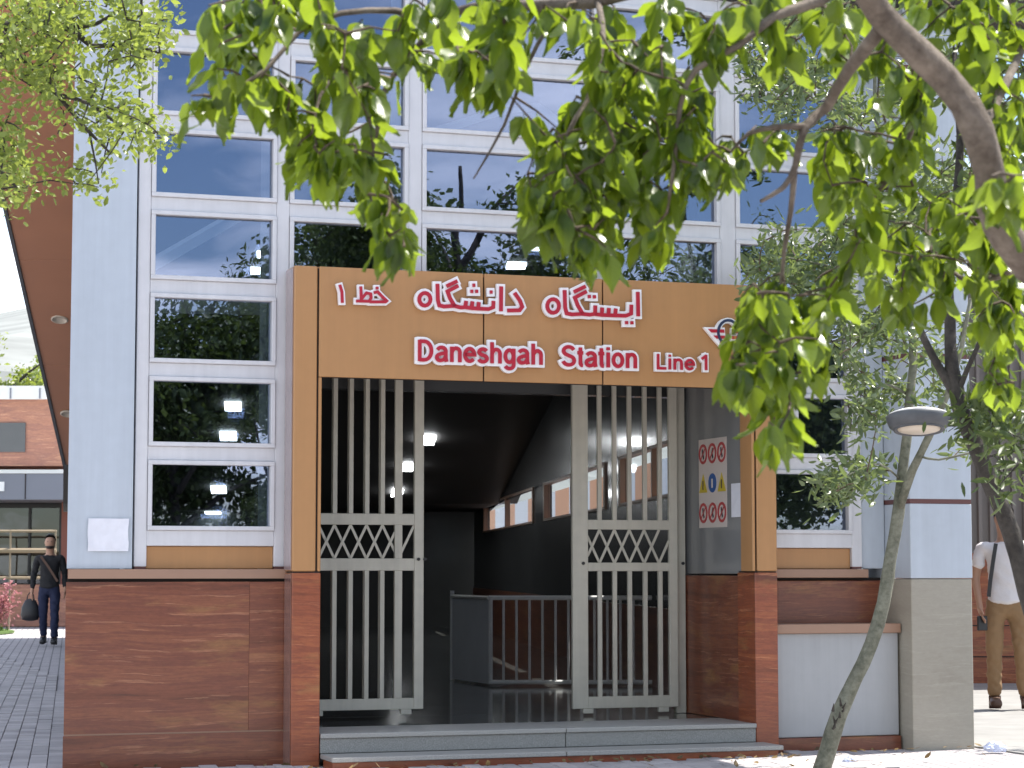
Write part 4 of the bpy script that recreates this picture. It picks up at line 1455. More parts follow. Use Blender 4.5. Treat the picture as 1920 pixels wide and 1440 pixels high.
def person(label, loc, rz, J, top, bottom, shoes, sleeves_long, beard, k=1.0):
    """J: joints in the person's own frame (faces -y)"""
    t = thing('person', label, 'person', loc, rz)
    t.scale = (k, k, k)
    s = Skel()
    pel = s.add((0, 0, .95), (.135, .10))
    wa = s.add((0, .0, 1.10), (.125, .092), pel)
    ch = s.add((0, .005, 1.28), (.145, .10), wa)
    nb = s.add((0, .01, 1.43), (.085, .075), ch)
    nk = s.add((0, 0, 1.50), (.062, .062), nb)
    hd = s.add((0, -.012, 1.575), (.082, .095), nk)
    h2 = s.add((0, -.010, 1.66), (.094, .112), hd)
    s.add((0, -.005, 1.735), (.070, .085), h2)
    for sd in ('L', 'R'):
        sg_ = 1 if sd == 'L' else -1
        hip, kn, an, toe = J['hip' + sd], J['knee' + sd], J['ankle' + sd], J['toe' + sd]
        s.chain([(hip, .085), (kn, .056), (an, .038), (toe, .032)], pel)
        sh, el, wr = J['sh' + sd], J['el' + sd], J['wr' + sd]
        w = s.chain([(sh, .056), (el, .040), (wr, .027)], ch)
        d = (Vector(wr) - Vector(el)).normalized()
        side = Vector((0, -1, 0))
        palm = Vector(wr) + d * .055
        pa = s.add(palm, (.020, .034), w)
        for q_, (off, ln) in enumerate(((-.026, .070), (-.009, .082), (.009, .078), (.025, .062))):
            b0 = palm + d * .035 + side * off
            s.chain([(b0, .0095), (b0 + d * ln * .5 + Vector((-sg_ * .008, 0, 0)), .0088), (b0 + d * ln + Vector((-sg_ * .028, 0, 0)), .0075)], pa)
        th = palm + side * .034
        s.chain([(th - d * .01, .011), (th + d * .035 + side * .016 + Vector((-sg_ * .015, 0, 0)), .0095)], pa)
    body = s.obj('body', 'skin', t, 2)
    # face
    for x in (-.028, .028):
        MB().lathe([(.001, -.010), (.009, -.005), (.011, 0), (.009, .005), (.001, .010)], (x, -.094, 1.655), 8).build('eye', M['black'], t, smooth=True)
    MB().hexa([(-.016, -.088, 1.612), (.016, -.088, 1.612), (.012, -.07, 1.612), (-.012, -.07, 1.612),
               (-.006, -.100, 1.625), (.006, -.100, 1.625), (.004, -.085, 1.665), (-.004, -.085, 1.665)]).build('nose', M['skin'], t)
    MB().box((-.022, -.089, 1.583), (.022, -.07, 1.590)).build('mouth', M['leather'], t)
    for x in (-.078, .078):
        MB().lathe([(.004, -.03), (.016, -.015), (.018, .012), (.004, .03)], (x, .005, 1.64), 8, .5, 1).build('ear', M['skin'], t, smooth=True)
    def shell(name, c, r, keep):
        """part of an ellipsoid with a ragged edge: hair or beard"""
        bm = bmesh.new()
        bmesh.ops.create_uvsphere(bm, u_segments=22, v_segments=16, radius=1)
        for v in bm.verts:
            k = 1 + .05 * mnoise.noise(v.co * 5 + Vector((k_seed, 0, 0)))
            v.co = Vector((c[0] + v.co.x * r[0] * k, c[1] + v.co.y * r[1] * k, c[2] + v.co.z * r[2] * k))
        bmesh.ops.delete(bm, geom=[v for v in bm.verts if not keep(v.co + Vector((0, 0, .012 * mnoise.noise(v.co * 60))))], context='VERTS')
        bmesh.ops.solidify(bm, geom=list(bm.faces), thickness=.008)
        me = bpy.data.meshes.new(name)
        bm.to_mesh(me); bm.free()
        me.materials.append(M['hair']); me.shade_smooth()
        o = bpy.data.objects.new(name, me)
        COL.objects.link(o); o.parent = t
    k_seed = loc[0]
    shell('hair', (0, .006, 1.668), (.092, .115, .118), lambda p: p.z > 1.705 - .9 * (p.y + .02) and p.z > 1.575 and (p.y > -.03 or p.z > 1.72))
    if beard:
        shell('beard', (0, -.018, 1.600), (.080, .092, .088), lambda p: p.z < 1.590 + .35 * max(0, p.y + .06) and p.y < .03)
    # trousers
    p = Skel()
    pe = p.add((0, 0, 1.06), (.140, .104))
    p2 = p.add((0, .004, .90), (.160, .128), pe)
    for sd in ('L', 'R'):
        hip, kn, an = (Vector(J[q_ + sd]) for q_ in ('hip', 'knee', 'ankle'))
        p.chain([(hip + (kn - hip) * .12, .104), (hip + (kn - hip) * .6, .086), (kn, .075), (kn + (an - kn) * .5, .068), (an + (kn - an) * .03, .062)], p2)
    p.obj('trousers', bottom, t, 3, .011)
    # top
    q = Skel()
    a0 = q.add((0, 0, .885), (.190, .150))
    a = q.add((0, 0, .96), (.168, .130), a0)
    b = q.add((0, 0, 1.10), (.155, .115), a)
    c = q.add((0, .004, 1.28), (.170, .122), b)
    e = q.add((0, .012, 1.42), (.110, .085), c)
    q.add((0, .008, 1.475), (.066, .064), e)
    for sd in ('L', 'R'):
        sh, el, wr = (Vector(J[q_ + sd]) for q_ in ('sh', 'el', 'wr'))
        if sleeves_long:
            q.chain([(sh, .074), (sh + (el - sh) * .5, .062), (el, .054), (el + (wr - el) * .5, .047), (wr - (wr - el) * .05, .040)], c)
        else:
            q.chain([(sh, .078), (sh + (el - sh) * .45, .068), (sh + (el - sh) * .72, .064)], c)
    q.obj('shirt', top, t, 3, .012)
    for sd in ('L', 'R'):
        an, toe = Vector(J['ankle' + sd]), Vector(J['toe' + sd])
        z = an.z - .085
        f_ = Skel()
        a = f_.add((an.x, an.y + .03, z + .056), (.052, .056))
        b = f_.add(tuple(an + (toe - an) * .5 + Vector((0, 0, -.0))), (.056, .052), a)
        f_.add((toe.x, toe.y - .05, max(toe.z, .040)), (.056, .042), b)
        f_.add((an.x, an.y + .01, an.z + .03), (.045, .045), a)
        f_.obj('shoe', shoes, t, 2)
    return t


# the walker on the left
JL = dict(hipL=(.09, 0, .90), kneeL=(.095, -.07, .50), ankleL=(.09, -.02, .10), toeL=(.095, -.16, .05),
          hipR=(-.09, 0, .90), kneeR=(-.095, .0, .50), ankleR=(-.09, .12, .13), toeR=(-.095, -.01, .045),
          shL=(.185, .01, 1.40), elL=(.235, .03, 1.13), wrL=(.25, -.05, .90),
          shR=(-.185, .01, 1.40), elR=(-.25, .04, 1.13), wrR=(-.27, .0, .88))
PL_ = Vector((-7.54, 36.4, 0))
person('bearded person in a black top and dark jeans walking with a black handbag', PL_, R(6), JL, 'black_cloth', 'navy_denim', 'black', True, True, 1.02)
ptL = bpy.data.objects['person']
sp_ = MB().ribbon([(-.13, 1.42), (.0, 1.24), (.14, 1.02)], .018, -.150, -.142)
o = sp_.build('bag_strap', M['leather'], ptL)
hb = thing('handbag', 'black handbag hanging from the hand of the walking person', 'handbag', (PL_.x - .30, PL_.y - .02, .40), R(6))
MB().lathe([(.05, 0), (.13, .02), (.155, .10), (.14, .22), (.09, .33), (.03, .36)], (0, 0, 0), 16, 1.0, .5).build('bag_body', M['black'], hb, smooth=True)
MB().tube([(-.06, 0, .33), (-.045, 0, .42), (0, 0, .47), (.045, 0, .42), (.06, 0, .33)], .010, 6).build('handle', M['black'], hb)

# the man on the right
JR = dict(hipL=(.095, 0, .90), kneeL=(.125, -.02, .49), ankleL=(.15, .0, .085), toeL=(.19, -.13, .045),
          hipR=(-.095, 0, .90), kneeR=(-.11, -.01, .49), ankleR=(-.105, .03, .085), toeR=(-.115, -.11, .045),
          shL=(.20, .01, 1.41), elL=(.27, .03, 1.13), wrL=(.28, -.02, .89),
          shR=(-.20, .01, 1.41), elR=(-.255, .03, 1.13), wrR=(-.235, -.07, .90))
PR_ = Vector((4.42, 20.0, 0))
prm = person('person in a white short sleeved shirt and khaki trousers standing at the ribbed wall', PR_, R(-4), JR, 'white_cloth', 'khaki', 'leather', False, False, 1.03)
MB().ribbon([(-.095, 1.43), (-.118, 1.30), (-.150, 1.10), (-.165, .97)], .017, -.136, -.130).build('shoulder_strap', M['black'], prm)
ph = thing('phone_case', 'small black case held low in the right hand of the person in white', 'phone case', (PR_.x - .235, PR_.y - .10, .765), R(20))
MB().bbox((-.05, -.012, -.065), (.05, .012, .065), .006).build('case', M['black'], ph)

# ------------------------------------------------------------------ leaves


def leaf_template(kind):
    """vertices, faces, uv of one leaf: stalk at the origin, blade running down -z"""
    v, f, uv = [], [], []
    if kind[0] == 'big':
        _, w, droop, fold, asym, curl = kind
        T_ = [0, .06, .20, .40, .62, .82, 1.0]
        Wd = [.02, .25, .42, .44, .32, .13, .0]
        st = .16
        v += [(-.008, 0, 0), (.008, 0, 0), (.008, .012, -st), (-.008, .012, -st)]
        uv += [(.5, .0)] * 4
        f.append((0, 1, 2, 3))
        base = 4
        for t, hw in zip(T_, Wd):
            z = -st - t * (1 - .18 * droop * t)
            yy = .012 - droop * .42 * t * t
            for q_, x in enumerate((-1, -.52, 0, .52, 1)):
                xx = x * hw * w * (1 + asym * (x > 0))
                ed = abs(x)
                up = -fold * ed * hw * w + curl * .10 * math.sin(t * 9 + x * 2.5) * ed
                ztip = z + (.05 * (ed if t < .1 else 0))
                v.append((xx, yy + up, ztip))
                uv.append((.5 + .5 * x, t))
        for i in range(len(T_) - 1):
            for q_ in range(4):
                a = base + i * 5 + q_
                f.append((a, a + 1, a + 6, a + 5))
    else:
        _, w, bend = kind
        T_ = [0, .3, .7, 1.0]
        Wd = [.06, .5, .42, .0]
        for t, hw in zip(T_, Wd):
            for x in (-1, 0, 1):
                v.append((x * hw * w, -bend * t * t - .10 * abs(x) * hw, -t))
                uv.append((.5 + .5 * x, t))
        for i in range(3):
            for q_ in range(2):
                a = i * 3 + q_
                f.append((a, a + 1, a + 4, a + 3))
    return np.array(v), f, uv


def leaves_mesh(name, templ, mats, mat_):
    """many leaves joined: mats = list of (template index, 4x4 numpy)"""
    V, F, UV = [], [], []
    n = 0
    for ti, m in mats:
        v, f, uv = templ[ti]
        V.append(v @ m[:3, :3].T + m[:3, 3])
        for q_ in f:
            F.append(tuple(n + i for i in q_))
            UV.extend(uv[i] for i in q_)
        n += len(v)
    me = bpy.data.meshes.new(name)
    me.from_pydata(np.concatenate(V).tolist(), [], F)
    ul = me.uv_layers.new(name='UVMap')
    ul.data.foreach_set('uv', np.array(UV, dtype=np.float32).ravel())
    me.shade_smooth()
    me.materials.append(mat_)
    return me


def frame(pos, down, face, size):
    """matrix taking -z to 'down' and -y roughly to 'face'"""
    z = -Vector(down).normalized()
    y = -(Vector(face) - z * Vector(face).dot(z))
    if y.length < 1e-4:
        y = z.orthogonal()
    y.normalize()
    x = y.cross(z)
    m = np.eye(4)
    m[:3, 0], m[:3, 1], m[:3, 2] = np.array(x) * size, np.array(y) * size, np.array(z) * size
    m[:3, 3] = pos
    return m


def resample(pts, step):
    out = [Vector(pts[0])]
    for a, b in zip(pts[:-1], pts[1:]):
        a, b = Vector(a), Vector(b)
        k = max(1, int((b - a).length / step))
        for i in range(1, k + 1):
            out.append(a.lerp(b, i / k))
    return out


def smooth_path(pts, rad, step):
    """Catmull-Rom through points with radii"""
    P = [Vector(p) for p in pts]
    P = [P[0] * 2 - P[1]] + P + [P[-1] * 2 - P[-2]]
    op, orr = [], []
    for i in range(1, len(P) - 2):
        k = max(2, int((P[i + 1] - P[i]).length / step))
        for j in range(k):
            t = j / k
            a, b, c, d = P[i - 1:i + 3]
            op.append(.5 * ((2 * b) + (c - a) * t + (2 * a - 5 * b + 4 * c - d) * t * t + (3 * b - a - 3 * c + d) * t ** 3))
            orr.append(rad[i - 1] * (1 - t) + rad[i] * t)
    op.append(P[-2]); orr.append(rad[-1])
    return op, orr


def grow(nodes, targets, sag, step=.09):
    """join each target to the nearest point already grown; returns twig polylines"""
    nd = [Vector(p) for p in nodes]
    arr = np.array([tuple(p) for p in nd])
    tg = [Vector(t) for t in targets]
    order = sorted(range(len(tg)), key=lambda i: np.min(np.sum((arr - np.array(tg[i])) ** 2, axis=1)))
    twigs = []
    for i in order:
        t = tg[i]
        d2 = np.sum((arr - np.array(t)) ** 2, axis=1)
        a = Vector(arr[int(np.argmin(d2))])
        ln = (t - a).length
        if ln < .03:
            continue
        k = max(2, int(ln / step))
        side = Vector((random.uniform(-1, 1), random.uniform(-1, 1), random.uniform(-.4, .6))) * ln * .10
        pts = []
        for j in range(k + 1):
            q_ = a.lerp(t, j / k) + (side + Vector((0, 0, sag * ln))) * math.sin(math.pi * j / k)
            pts.append(q_)
        twigs.append(pts)
        arr = np.concatenate([arr, np.array([tuple(p) for p in pts[1:]])])
    return twigs


def tree(name, label, cat, base, branches, bark, clusters, leafcfg, m_leaf, sag=.08, twig_r=.004, n_single=0, group=None, trunk_index=0, seg=10):
    """branches: [(points, radii)], the first is the trunk; clusters: list of target points"""
    t = thing(name, label, cat, base, 0, group)
    org = tuple(base)
    nodes = []
    for i, (pts, rad) in enumerate(branches):
        p, r = smooth_path(pts, rad, .12)
        mb = MB().tube([q_ + Vector((random.gauss(0, .05), random.gauss(0, .05), 0)) * r[j] * 1.2 for j, q_ in enumerate(p)], r, seg if r[0] > .015 else 6, .07)
        mb.build('trunk' if i == trunk_index else 'branch', M[bark], t, org, True)
        nodes += p[len(p) // 4:] if i == trunk_index else p
    twigs = grow(nodes, clusters, sag)
    tw = MB()
    for p in twigs:
        tw.tube(p, [twig_r * (1.5 - .9 * j / (len(p) - 1)) for j in range(len(p))], 4, 0, False)
    o = tw.build('twigs', M['twig' if bark != 'bark_dark' else 'bark_dark'], t, org, True)
    o['kind'] = 'stuff'
    templ, place = leafcfg
    mats = []
    for p in twigs:
        mats += place(p)
    for _, m in mats:
        m[:3, 3] -= np.array(org)
    singles = []
    if n_single:
        def show(m):                                # leaf size as it shows from the path in front
            w_ = m[:3, 3] + np.array(org)
            u = abs(w_[0]) / max(w_[1], .1) / .2302
            v = abs(w_[2] - EYE - .083 * w_[1]) / max(w_[1], .1) / .173
            return np.linalg.norm(m[:3, 0]) / max(w_[1], .1) * (1 if u < 1.02 and v < 1.02 else .01)
        mats.sort(key=lambda x: -show(x[1]))
        singles, mats = mats[:n_single], mats[n_single:]
        lm = {}
        for ti, m in singles:
            if ti not in lm:
                me = leaves_mesh('leaf', templ, [(ti, np.eye(4))], m_leaf)
                lm[ti] = bpy.data.objects.new('leaf', me)
                o = lm[ti]
            else:
                o = lm[ti].copy()
            COL.objects.link(o)
            o.parent = t
            o.matrix_local = Matrix(m.tolist())
    if mats:
        me = leaves_mesh('foliage', templ, mats, m_leaf)
        o = bpy.data.objects.new('foliage', me)
        COL.objects.link(o)
        o.parent = t
        o['kind'] = 'stuff'
    return t


def ellipses(lst, y_of, thick, up=0):
    """points inside ellipses (cx, cy, rx, ry, n) of the photo, at a depth with some thickness"""
    out = []
    for cx, cy, rx, ry, n, *yy in lst:
        y0 = yy[0] if yy else y_of
        for _ in range(n):
            while True:
                a, b = random.uniform(-1, 1), random.uniform(-1, 1)
                if a * a + b * b < 1:
                    break
            out.append(at(cx + a * rx, cy - up + b * ry, y0 + random.uniform(-thick, thick)))
    return out


BIG = [leaf_template(('big', random.uniform(.40, .72), random.uniform(.05, 1.0), random.uniform(.25, .9), random.uniform(-.12, .12), random.uniform(.2, 1.0))) for _ in range(8)]


def place_big(p):
    out = []
    n = random.choice((4, 4, 5, 6))
    k = len(p)
    for i in range(n):
        f = 1 - .75 * i / n * min(1, .34 / max(.05, (p[-1] - p[0]).length))
        j = min(k - 1, max(0, int(round(f * (k - 1)))))
        yaw = random.uniform(0, 2 * math.pi)
        tilt = abs(random.gauss(.26, .30))
        dn = Vector((math.sin(tilt) * math.cos(yaw), math.sin(tilt) * math.sin(yaw), -math.cos(tilt)))
        face = Vector((math.cos(yaw), math.sin(yaw), .5)) if random.random() < .65 else Vector((random.gauss(0, 1), random.gauss(0, 1), random.gauss(.4, .6)))
        s_ = random.choice((.045, .058, .066, .076, .086, .104)) * random.uniform(.9, 1.15)
        out.append((random.randrange(8), frame(p[j] + dn * .004, dn, face, s_)))
    return out


# ------------------------------------------------------------------ the broad leaved tree over the path
A_ = lambda px, py, y: at(px, py, y)
tb = A_(2190, 700, 4.85); tb = Vector((tb.x, tb.y, 0))
mb_br = [
    ([tb, tb + Vector((.02, .0, .6)), A_(2140, 760, 4.90), A_(2010, 575, 4.85), A_(1935, 500, 4.80), A_(1888, 445, 4.76), A_(1862, 390, 4.74), A_(1856, 325, 4.70), A_(1835, 245, 4.65), A_(1775, 150, 4.65), A_(1715, 95, 4.60), A_(1650, 25, 4.55), A_(1590, -70, 4.45)],
     [.072, .066, .058, .044, .040, .037, .035, .034, .036, .032, .031, .028, .026]),
    ([A_(1652, 55, 4.6), A_(1592, 130, 4.75), A_(1550, 200, 4.95), A_(1508, 240, 4.9), A_(1492, 310, 4.9), A_(1468, 352, 4.9), A_(1425, 378, 4.9)], [.016, .014, .0125, .011, .008, .006, .004]),
    ([A_(1510, 238, 4.9), A_(1460, 238, 4.9), A_(1405, 250, 4.95), A_(1370, 285, 4.95)], [.009, .007, .005, .003]),
    ([A_(1490, 320, 4.9), A_(1482, 400, 5.0), A_(1470, 470, 5.05), A_(1462, 560, 5.1), A_(1440, 650, 5.1)], [.007, .006, .005, .004, .003]),
    ([A_(1600, -60, 5.0), A_(1540, 0, 4.95), A_(1452, 30, 4.9), A_(1385, 85, 4.85), A_(1305, 130, 4.85), A_(1275, 200, 4.85), A_(1265, 300, 4.85), A_(1250, 400, 4.85)], [.022, .014, .011, .009, .007, .006, .005, .003]),
    ([A_(1595, -75, 5.0), A_(1350, -60, 5.1), A_(1110, 5, 5.2), A_(900, 12, 5.3), A_(832, 38, 5.3), A_(775, 100, 5.3), A_(725, 160, 5.3), A_(708, 240, 5.25), A_(690, 330, 5.25), A_(705, 420, 5.2)], [.026, .020, .015, .012, .011, .009, .007, .006, .004, .003]),
    ([A_(1080, 5, 5.2), A_(1035, 40, 5.25), A_(985, 130, 5.3), A_(945, 235, 5.3), A_(888, 335, 5.3)], [.008, .006, .005, .004, .002]),
    ([A_(1120, 0, 5.2), A_(1130, 80, 5.05), A_(1100, 190, 5.0), A_(1065, 250, 4.95), A_(1060, 380, 4.9), A_(1100, 470, 4.9)], [.009, .008, .006, .005, .004, .003]),
    ([A_(830, 38, 5.3), A_(740, 20, 5.2), A_(640, 25, 5.1), A_(560, 60, 5.05), A_(500, 130, 5.0), A_(410, 185, 4.95)], [.009, .008, .007, .006, .005, .003]),
    ([A_(735, 150, 5.3), A_(650, 130, 5.2), A_(600, 180, 5.15), A_(585, 250, 5.1)], [.006, .005, .004, .003]),
    ([A_(1835, 250, 5.2), A_(1880, 170, 5.4), A_(1930, 60, 5.6), A_(1980, -60, 5.8)], [.014, .012, .010, .008]),
    ([A_(1925, 490, 5.35), A_(1870, 520, 5.6), A_(1800, 520, 5.8), A_(1745, 470, 5.9)], [.010, .008, .006, .004]),
    ([A_(1745, 125, 5.2), A_(1720, 200, 5.4), A_(1690, 300, 5.5), A_(1630, 380, 5.5)], [.010, .008, .006, .004]),
]
cl_big = ellipses([
    (1610, 480, 45, 35, 5, 5.5), (1680, 540, 50, 40, 5, 5.6), (1560, 560, 40, 35, 3, 5.5), (1530, 600, 35, 40, 4, 5.2),
    (1432, 640, 20, 30, 5),
    (1750, 60, 110, 60, 8, 5.5), (1690, 130, 60, 60, 5, 5.5), (1500, 150, 50, 50, 3), (1880, 430, 40, 60, 6, 5.5), (1858, 385, 28, 26, 4, 4.4), (1900, 400, 30, 40, 4, 4.5), (1330, 60, 80, 60, 10),
    (560, 45, 150, 70, 19), (450, 90, 70, 80, 12), (450, 200, 110, 50, 17), (620, 230, 90, 90, 20), (590, 320, 55, 60, 11), (700, 110, 90, 80, 13),
    (700, 350, 40, 60, 9), (733, 450, 24, 50, 7), (752, 505, 10, 20, 2), (640, 330, 30, 40, 4),
    (850, 90, 110, 80, 20), (900, 170, 70, 55, 9), (960, 60, 70, 60, 12),
    (1170, 80, 150, 75, 26), (1200, 220, 130, 95, 41), (1080, 320, 90, 90, 29), (1060, 430, 90, 60, 22), (1230, 330, 90, 100, 29), (1125, 480, 50, 40, 12), (1225, 455, 28, 25, 6),
    (1370, 320, 40, 50, 7), (1320, 300, 40, 40, 6), (985, 395, 25, 45, 6),
    (1452, 610, 62, 55, 22), (1418, 690, 52, 60, 16), (1505, 710, 65, 45, 10), (1455, 820, 35, 45, 9), (1375, 745, 28, 35, 6),
    (1480, 50, 100, 70, 6), (1560, 110, 60, 90, 8, 5.5), (1590, 330, 110, 60, 16, 5.5), (1620, 390, 60, 60, 9, 5.5), (1700, 250, 60, 90, 11, 5.5), (1470, 290, 60, 40, 7), (1560, 290, 50, 40, 7, 5.5),
    (1850, 90, 90, 100, 19, 5.5), (1890, 250, 50, 90, 9, 5.5),
    (1760, 440, 90, 80, 22, 5.8), (1800, 540, 110, 70, 20, 5.9), (1880, 600, 50, 90, 15, 5.9), (1690, 590, 50, 35, 7, 5.7), (1885, 700, 45, 70, 10, 5.9), (1860, 360, 30, 40, 4, 5.0),
], 5.1, .32, 40)
tree('broadleaf_tree', 'broad leaved tree whose thick brown limb arches across the upper right of the facade', 'tree', tb, mb_br, 'bark_brown',
     cl_big, (BIG, place_big), M['leaf_big'], .04, .0028, 300)

# ------------------------------------------------------------------ the slender leaning tree
SM = [leaf_template(('small', random.uniform(.26, .38), random.uniform(-.1, .5))) for _ in range(5)]


def place_small(size, n, sp, w=0):
    def f(p):
        out = []
        for i in range(n):
            t = random.random() ** .7
            j = t * (len(p) - 1)
            a = p[int(j)].lerp(p[min(int(j) + 1, len(p) - 1)], j - int(j))
            dr = (p[-1] - p[0]).normalized()
            dn = Vector((random.gauss(0, 1), random.gauss(0, 1), random.gauss(-.25, .8))) + dr * .7
            pos = a + Vector((random.gauss(0, sp), random.gauss(0, sp), random.gauss(0, sp)))
            out.append((random.randrange(5), frame(pos, dn, (random.gauss(0, 1), random.gauss(0, 1), random.gauss(.6, .7)), size * random.uniform(.6, 1.25))))
        return out
    return f


b1 = Vector((1.955, 14.14, 0))
t1 = [
    ([b1 + Vector((-.03, 0, -.06)), A_(1572, 1340, 14.1), A_(1604, 1275, 14.1), A_(1646, 1170, 14.1), A_(1670, 1050, 14.1), A_(1684, 960, 14.1), A_(1694, 870, 14.1), A_(1704, 770, 14.1), A_(1712, 680, 14.15), A_(1705, 560, 14.2), A_(1690, 450, 14.2), A_(1660, 330, 14.2), A_(1640, 180, 14.2), A_(1650, 20, 14.2)],
     [0.0544, 0.0528, 0.0464, 0.0432, 0.0416, 0.0400, 0.0320, 0.0288, 0.0264, 0.0240, 0.0200, 0.0160, 0.0120, 0.0064]),
    ([A_(1684, 958, 14.1), A_(1712, 880, 13.95), A_(1745, 812, 13.8), A_(1790, 700, 13.7), A_(1820, 560, 13.6)], [0.0288, 0.0272, 0.0240, 0.0176, 0.0112]),
    ([A_(1722, 855, 13.9), A_(1760, 862, 13.8), A_(1815, 850, 13.7), A_(1850, 846, 13.6)], [0.0080, 0.0072, 0.0064, 0.0040]),
    ([A_(1702, 740, 14.15), A_(1660, 720, 14), A_(1620, 745, 13.9), A_(1590, 760, 13.9)], [0.0096, 0.0072, 0.0056, 0.0040]),
    ([A_(1690, 900, 14.1), A_(1650, 870, 13.9), A_(1610, 880, 13.8), A_(1570, 905, 13.7)], [0.0072, 0.0056, 0.0048, 0.0032]),
    ([A_(1704, 560, 14.2), A_(1640, 520, 14), A_(1560, 500, 13.8), A_(1460, 480, 13.6)], [0.0128, 0.0096, 0.0080, 0.0048]),
    ([A_(1660, 330, 14.2), A_(1590, 260, 14.1), A_(1520, 180, 14), A_(1440, 120, 13.9)], [0.0112, 0.0096, 0.0072, 0.0048]),
    ([A_(1710, 650, 14.15), A_(1640, 630, 14.3), A_(1560, 640, 14.3), A_(1500, 660, 14.3)], [0.0096, 0.0080, 0.0064, 0.0040]),
    ([A_(1690, 450, 14.2), A_(1750, 360, 14.3), A_(1800, 280, 14.4)], [0.0112, 0.0080, 0.0056]),
]
c1 = ellipses([(1470, 115, 80, 60, 24), (1440, 230, 60, 60, 10), (1540, 170, 70, 80, 15), (1500, 480, 110, 60, 28), (1480, 560, 100, 60, 19), (1620, 480, 110, 90, 28), (1700, 330, 110, 110, 19), (1570, 620, 100, 60, 19),
               (1640, 660, 70, 90, 19), (1590, 770, 55, 45, 7), (1565, 905, 42, 45, 13), (1640, 880, 35, 30, 6), (1660, 770, 50, 50, 6), (1790, 640, 60, 80, 9), (1830, 815, 30, 25, 4), (1740, 760, 40, 40, 4),
               (1560, 40, 140, 60, 13), (1700, 150, 100, 90, 15), (1640, -120, 200, 110, 28), (1850, 300, 80, 120, 11)], 14.0, .75)
tree('slender_tree', 'slender leaning tree with pale bark and narrow silvery leaves before the pier', 'tree', b1, t1, 'bark_pale', c1,
     (SM, place_small(.080, 26, .055)), M['leaf_silver'], .05, .0035)
br_ = MB()
for q_ in range(9):                                # torn bark at the old wound on the leaning trunk
    c = A_(1570 + random.uniform(-9, 14), 1335 + random.uniform(-35, 35), 14.03)
    br_.tube([c, c + Vector((random.uniform(-.02, .02), -.035, random.uniform(.02, .06)))], [.010, .002], 4)
o = br_.build('torn_bark', M['bark_dark'], bpy.data.objects['slender_tree'], tuple(b1))
o['kind'] = 'stuff'

# ------------------------------------------------------------------ the dark tree in front on the right
b2 = A_(2050, 1600, 9.0); b2 = Vector((b2.x, 9.0, 0))
t2 = [
    ([b2 + Vector((0, 0, -.05)), A_(1985, 1330, 9), A_(1925, 1110, 9), A_(1897, 1000, 9), A_(1862, 920, 9), A_(1826, 830, 9), A_(1800, 760, 9), A_(1786, 690, 9), A_(1780, 600, 9.05), A_(1778, 470, 9.1), A_(1800, 300, 9.2), A_(1790, 100, 9.3)],
     [0.0595, 0.0490, 0.0392, 0.0371, 0.0350, 0.0336, 0.0336, 0.0280, 0.0238, 0.0210, 0.0168, 0.0112]),
    ([A_(1796, 750, 9), A_(1765, 695, 9), A_(1735, 640, 9), A_(1700, 560, 9.05), A_(1650, 430, 9.1)], [0.0238, 0.0182, 0.0154, 0.0112, 0.0070]),
    ([A_(1794, 740, 9), A_(1815, 690, 8.95), A_(1850, 610, 8.9), A_(1900, 480, 8.8)], [0.0140, 0.0112, 0.0084, 0.0056]),
    ([A_(1840, 860, 9), A_(1880, 850, 8.8), A_(1930, 840, 8.7)], [0.0056, 0.0042, 0.0028]),
]
c2 = ellipses([(1855, 775, 35, 30, 7), (1890, 790, 30, 30, 5), (1890, 890, 35, 45, 5), (1895, 780, 40, 60, 6), (1850, 740, 40, 40, 4), (1770, 420, 110, 90, 16), (1860, 470, 80, 120, 14), (1680, 420, 60, 60, 8), (1830, 200, 120, 140, 20), (1770, 820, 30, 30, 2), (1800, -150, 260, 160, 40), (2050, 150, 150, 250, 40)], 9.0, .6)
tree('dark_tree', 'dark trunked forked tree crossing in front of the man in white', 'tree', b2, t2, 'bark_dark', c2,
     (SM, place_small(.066, 24, .05)), M['leaf_dark'], .05, .003)

# ------------------------------------------------------------------ the light leaved tree at upper left
SM2 = [leaf_template(('small', random.uniform(.42, .55), random.uniform(-.2, .5))) for _ in range(5)]
b4 = A_(-420, 800, 9.0); b4 = Vector((b4.x, 9.0, 0))
t4 = [
    ([b4 + Vector((0, 0, -.05)), b4 + Vector((.05, 0, 1.2)), A_(-330, 500, 9), A_(-230, 260, 9), A_(-120, 110, 9), A_(0, 52, 9), A_(50, 46, 9), A_(128, 52, 9), A_(172, 86, 9), A_(240, 84, 9), A_(300, 100, 8.95)],
     [.10, .09, .075, .055, .04, .022, .02, .016, .011, .008, .004]),
    ([A_(-100, 100, 9), A_(20, 100, 8.9), A_(70, 135, 8.9), A_(110, 180, 8.9), A_(160, 240, 8.9), A_(205, 285, 8.9)], [.02, .014, .012, .010, .008, .004]),
    ([A_(110, 178, 8.9), A_(170, 195, 8.85), A_(225, 235, 8.8), A_(290, 250, 8.8)], [.009, .008, .006, .003]),
    ([A_(130, 52, 9), A_(180, 45, 9), A_(225, 15, 9), A_(260, -30, 9)], [.010, .009, .008, .005]),
    ([A_(52, 45, 9), A_(52, 10, 9.05), A_(90, -30, 9.1)], [.012, .01, .008]),
    ([A_(-160, 150, 9), A_(-60, 260, 8.9), A_(0, 320, 8.9), A_(30, 350, 8.9)], [.018, .012, .009, .005]),
    ([A_(168, 250, 8.9), A_(178, 300, 8.85), A_(185, 345, 8.85)], [.005, .004, .002]),
]
